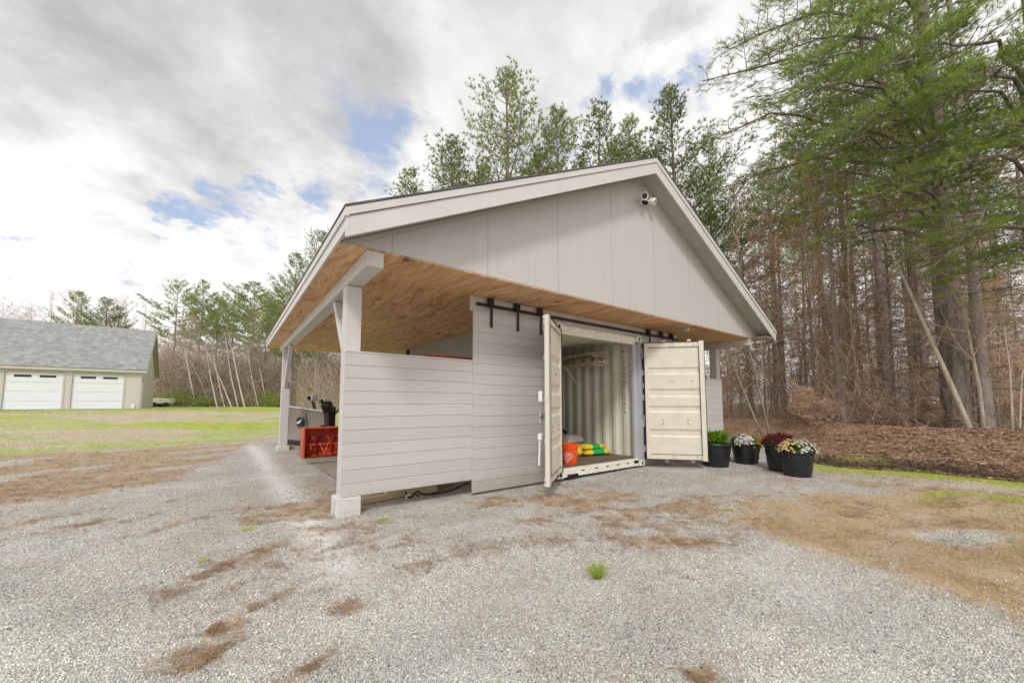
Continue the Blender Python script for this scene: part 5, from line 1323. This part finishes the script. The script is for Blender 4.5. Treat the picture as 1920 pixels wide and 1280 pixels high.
# birches leaning over the lawn edge and brown saplings round them
bir = [bare_meshes(60+i, 9.5, LR(-.26-.07*i, 0), .09, 3, .4, mat='bark_pale', twigmat='twig_far', crook=.03, start=.45, kids=5) for i in range(3)]
bl = ['leftmost', 'second', 'third', 'fourth', 'fifth', 'sixth', 'seventh', 'eighth', 'ninth', 'tenth', 'eleventh']
bp = sorted([(372, 43, 1.0), (398, 45, .85), (410, 42, .9), (424, 44, .95), (437, 42, .8), (449, 44, 1.0), (462, 43, 1.05), (478, 46, .9), (462+25, 43, .8), (505, 44, .7), (345, 47, .8)])
for i, (px, d, s) in enumerate(bp):
    put('birch_tree', bir[i % 3], px, d, 0,  f'white leaning birch beyond the lawn, {bl[i]} from the left' if i else 'white leaning birch beyond the lawn, leftmost of the row', 'birch tree', 'birches leaning over the lawn edge', s=s)
fs = [bare_meshes(70+i, 10.0, (0, 0), .06, 4, .42, mat='twig_far', twigmat='twig_far', crook=.05, start=.1, kids=5) for i in range(3)]
k = 0
for i in range(64):
    px = rr.uniform(285, 700); d = rr.uniform(44, 56); k += 1
    x, y = W(px, d)
    place_tree('bare_tree', nm2(fs[k % 3]), x, y, rr.uniform(.7, 1.15), rr.uniform(0, 6.28), 'brown bare tree in the thicket beyond the lawn', 'bare tree', 'bare trees of the thicket beyond the lawn', (rr.uniform(-.08, .08), rr.uniform(-.1, .1)))
for i in range(34):
    px = rr.uniform(-120, 330); d = rr.uniform(62, 80); x, y = W(px, d)
    place_tree('bare_tree', nm2(fs[i % 3]), x, y, rr.uniform(1.5, 2.0), rr.uniform(0, 6.28), 'grey bare treetop showing over the garage roof', 'bare tree', 'bare treetops behind the garage')
# undergrowth and far wood that read as one mass
def brush(name, n, px0, px1, d0, d1, zr, w, L, mat, lab, cat, seed, cond=None):
    r = np.random.default_rng(seed); px = r.uniform(px0, px1, n); d = r.uniform(d0, d1, n); l = (px-960)/FPX*d
    x = FH[0]*d+RT[0]*l; y = FH[1]*d+RT[1]*l; t = berm_t(x, y); keep = np.ones(n, bool) if cond is None else cond(x, y, t)
    x, y = x[keep], y[keep]; N = len(x); cl = fbm(x*.6, y*.6, seed, 3); hgt = zr*(.35+1.1*cl)
    z = height(x, y)+r.uniform(0, 1, N)**1.4*hgt
    a = r.uniform(0, 6.28, N); up = r.uniform(.1, 2.2, N); dr = np.stack([np.cos(a), np.sin(a), up], 1); dr /= np.linalg.norm(dr, axis=1, keepdims=True)
    ln = r.uniform(.4, 1.2, N)[:, None]*L; sd = np.cross(dr, r.normal(0, 1, (N, 3))); sd /= np.linalg.norm(sd, axis=1, keepdims=True); sd *= w/2
    c = np.stack([x, y, z], 1); mid = c+dr*ln*.5+r.normal(0, .04, (N, 3))*L; tip = c+dr*ln+r.normal(0, .08, (N, 3))*L
    vb = VB(); vb.put(np.stack([c-sd, c+sd, mid+sd*.7, mid-sd*.7], 1).reshape(-1, 3), np.arange(N*4).reshape(-1, 4)); vb.put(np.stack([mid-sd*.7, mid+sd*.7, tip], 1).reshape(-1, 3), np.arange(N*3).reshape(-1, 3))
    tag(link(name, vb.mesh(name, M[mat])), lab, cat, None, 'stuff')
brush('undergrowth', 34000, 1340, 2300, 10.5, 24, 2.4, .009, .8, 'twig', 'tangled brown twigs of undergrowth below the pines on the right', 'undergrowth', 3, lambda x, y, t: t > 2.9)
brush('thicket', 90000, 260, 760, 44, 58, 6.8, .030, 1.5, 'twig_far', 'brown brushy thicket at the far edge of the lawn', 'thicket', 4)
brush('woodland_floor_brush', 40000, 560, 1420, 20, 44, 3.0, .018, 1.1, 'twig_far', 'brown brush behind the open shed', 'brush', 8, lambda x, y, t: (y > 15))
def bush_mass():
    r = np.random.default_rng(9); C = []
    for px, d, R_, h in ((345, 42, 1.9, 1.9), (322, 44, 1.6, 1.6), (505, 43, 1.4, 1.6), (525, 41, 1.3, 1.2), (385, 42.5, 1.3, 1.0)):
        x, y = W(px, d); n = 1500; a = r.normal(0, .45, (n, 3)); c = a*[R_, R_, h*.6]+[x, y, H(x, y)+h*.55]; C.append((c, px))
    for i, (c, px) in enumerate(C):
        o = c.mean(0); vb = VB(); vb.leaves(c-o, .09, r=r); 
        st = VB(); 
        for k in range(10): 
            a = r.uniform(0, 6.28); st.tube([[0, 0, -1.0], [math.cos(a)*.7, math.sin(a)*.7, .7]], [.03, .01], 4)
        e = empty('bush', tuple(o), 0, ('green bush at the lawn edge below the leaning birches, largest', 'green bush at the lawn edge nearest the garage', 'green bush at the lawn edge left of the shed post', 'small green bush against the shed post', 'low green bush right of the largest one')[i], 'bush')
        link('foliage', vb.mesh('foliage', M['needle']), e); link('stem', st.mesh('stem', M['twig']), e)
bush_mass()

# ================================================================== sky, sun, camera
def dirv(px, py):
    f = 713.0; p = math.atan(55/713.0); u = (px-960)/f; v = -(py-700)/f
    fw = np.array([FH[0]*math.cos(p), FH[1]*math.cos(p), math.sin(p)]); up = np.array([-FH[0]*math.sin(p), -FH[1]*math.sin(p), math.cos(p)])
    q = fw+np.array([RT[0], RT[1], 0])*u+up*v; return tuple(q/np.linalg.norm(q))
def sky():
    w = bpy.data.worlds.new('World'); scene.world = w; w.use_nodes = True; t = NT(w.node_tree); t.n.clear()
    out = t.new('ShaderNodeOutputWorld'); g = t.new('ShaderNodeTexCoord').outputs['Generated']
    st = t.new('ShaderNodeTexSky', sky_type='NISHITA'); st.sun_disc = False; st.sun_elevation = SUN_EL; st.sun_rotation = SUN_ROT; st.air_density = 1.2; st.dust_density = .6; st.ozone_density = 2.0
    b1 = t.new('ShaderNodeBackground'); t.inp(b1, 0, t.mix(.62, st.outputs[0], (4.3, 5.3, 7.2))); b1.inputs[1].default_value = .105
    # clouds laid on a flat layer overhead
    sx = t.new('ShaderNodeSeparateXYZ'); t.inp(sx, 0, g)
    zc = t.math('ADD', t.math('MAXIMUM', sx.outputs[2], 0.0), .22)
    cb = t.new('ShaderNodeCombineXYZ'); t.inp(cb, 0, t.math('DIVIDE', sx.outputs[0], zc)); t.inp(cb, 1, t.math('DIVIDE', sx.outputs[1], zc))
    P = cb.outputs[0]
    n1 = t.noise(P, 1.5, 8, .56, .25); n2 = t.noise(P, .7, 4, .5, .3); n3 = t.noise(t.vmath('ADD', P, (4.3, 1.7, 0)), 3.4, 7, .6, .2)
    warp = t.vmath('SCALE', t.vmath('SUBTRACT', t.noise(P, 3.2, 7, .66, .0, out='Color'), (.5, .5, .5)), sc=.36)
    gd = t.vmath('ADD', g, warp)
    hole = None
    for px, py, rad, k in ((690, 290, .115, 1.0), (745, 255, .07, .9), (650, 225, .03, .5), (610, 380, .07, .9), (570, 340, .055, .8), (440, 365, .07, 1.0), (355, 400, .065, .95), (420, 262, .028, .6), (490, 445, .035, .6), (1150, 165, .06, 1.0), (1235, 160, .07, .8), (1310, 150, .055, .75), (1105, 200, .05, .7), (1330, 100, .04, .6), (1020, 260, .07, .9), (1500, 130, .03, .5), (10, 495, .03, .5), (220, 480, .03, .5)):
        d = t.vmath('DISTANCE', gd, dirv(px, py)); m = t.mapr(d, 0.0, rad*1.38, k*.92, 0)
        hole = m if hole is None else t.math('MAXIMUM', hole, m)
    hole = t.math('MULTIPLY', hole, t.mapr(n3, .33, .66, 1.55, .15, False))
    cover = t.math('SUBTRACT', 1.0, t.mapr(hole, .12, .85, 0, .92))
    # cloud tone: white tops, soft grey bellies
    dark = None
    for px, py, rad, k in ((260, 60, .34, .62), (560, 60, .38, .66), (180, 180, .20, .42), (420, 190, .20, .4), (1230, 10, .16, .5), (900, 40, .28, .35), (60, 120, .22, .4), (700, 150, .2, .3), (440, 500, .12, .22), (560, 480, .1, .2), (960, -500, .7, .5)):
        d = t.vmath('DISTANCE', t.vmath('ADD', g, t.vmath('SCALE', warp, sc=1.6)), dirv(px, py)); m = t.mapr(d, 0.0, rad*1.25, k, 0)
        dark = m if dark is None else t.math('MAXIMUM', dark, m)
    tone = t.math('ADD', t.math('MULTIPLY_ADD', dark, 1.0, .06), t.math('MULTIPLY', t.math('SUBTRACT', n1, .5), -1.05))
    tone = t.math('ADD', tone, t.math('MULTIPLY', t.math('SUBTRACT', n3, .5), -.5))
    cc = t.ramp(tone, [(.0, (1.0, .985, .965)), (.22, (.90, .885, .875)), (.45, (.70, .685, .68)), (.75, (.48, .47, .47))])
    b2 = t.new('ShaderNodeBackground'); t.inp(b2, 0, cc); b2.inputs[1].default_value = CLOUD
    mx = t.new('ShaderNodeMixShader'); t.inp(mx, 0, cover); t.l.new(b1.outputs[0], mx.inputs[1]); t.l.new(b2.outputs[0], mx.inputs[2]); t.l.new(mx.outputs[0], out.inputs[0])
    w.cycles.sampling_method = 'MANUAL'; w.cycles.sample_map_resolution = 512
CLOUD = .92
SD = np.array([-.55, -.62, .80]); SD = SD/np.linalg.norm(SD)       # direction towards the sun
SUN_EL = math.asin(SD[2]); SUN_ROT = math.atan2(SD[0], SD[1])
sky()
sl = bpy.data.lights.new('sun', 'SUN'); sl.energy = 1.45; sl.angle = R(10); sl.color = (1, .97, .93)
so = bpy.data.objects.new('sun', sl); col.objects.link(so); so.location = (0, 0, 30)
so.rotation_euler = Vector(SD).to_track_quat('Z', 'Y').to_euler()
cam = bpy.data.cameras.new('camera'); co = bpy.data.objects.new('camera', cam); col.objects.link(co)
co.location = (0, 0, CAM_H); cam.lens = 713.0/1920*36; cam.sensor_width = 36; cam.shift_y = 60/1920
co.rotation_euler = (R(90)+math.atan(55/713.0), 0, -math.atan2(FH[0], FH[1])); cam.clip_end = 2000; cam.clip_start = .05
scene.camera = co
scene.cycles.max_bounces = 6; scene.cycles.diffuse_bounces = 3; scene.cycles.glossy_bounces = 2; scene.cycles.transmission_bounces = 3
scene.view_settings.view_transform = 'Standard'; scene.view_settings.look = 'None'; scene.view_settings.exposure = 0.27; scene.view_settings.gamma = 1
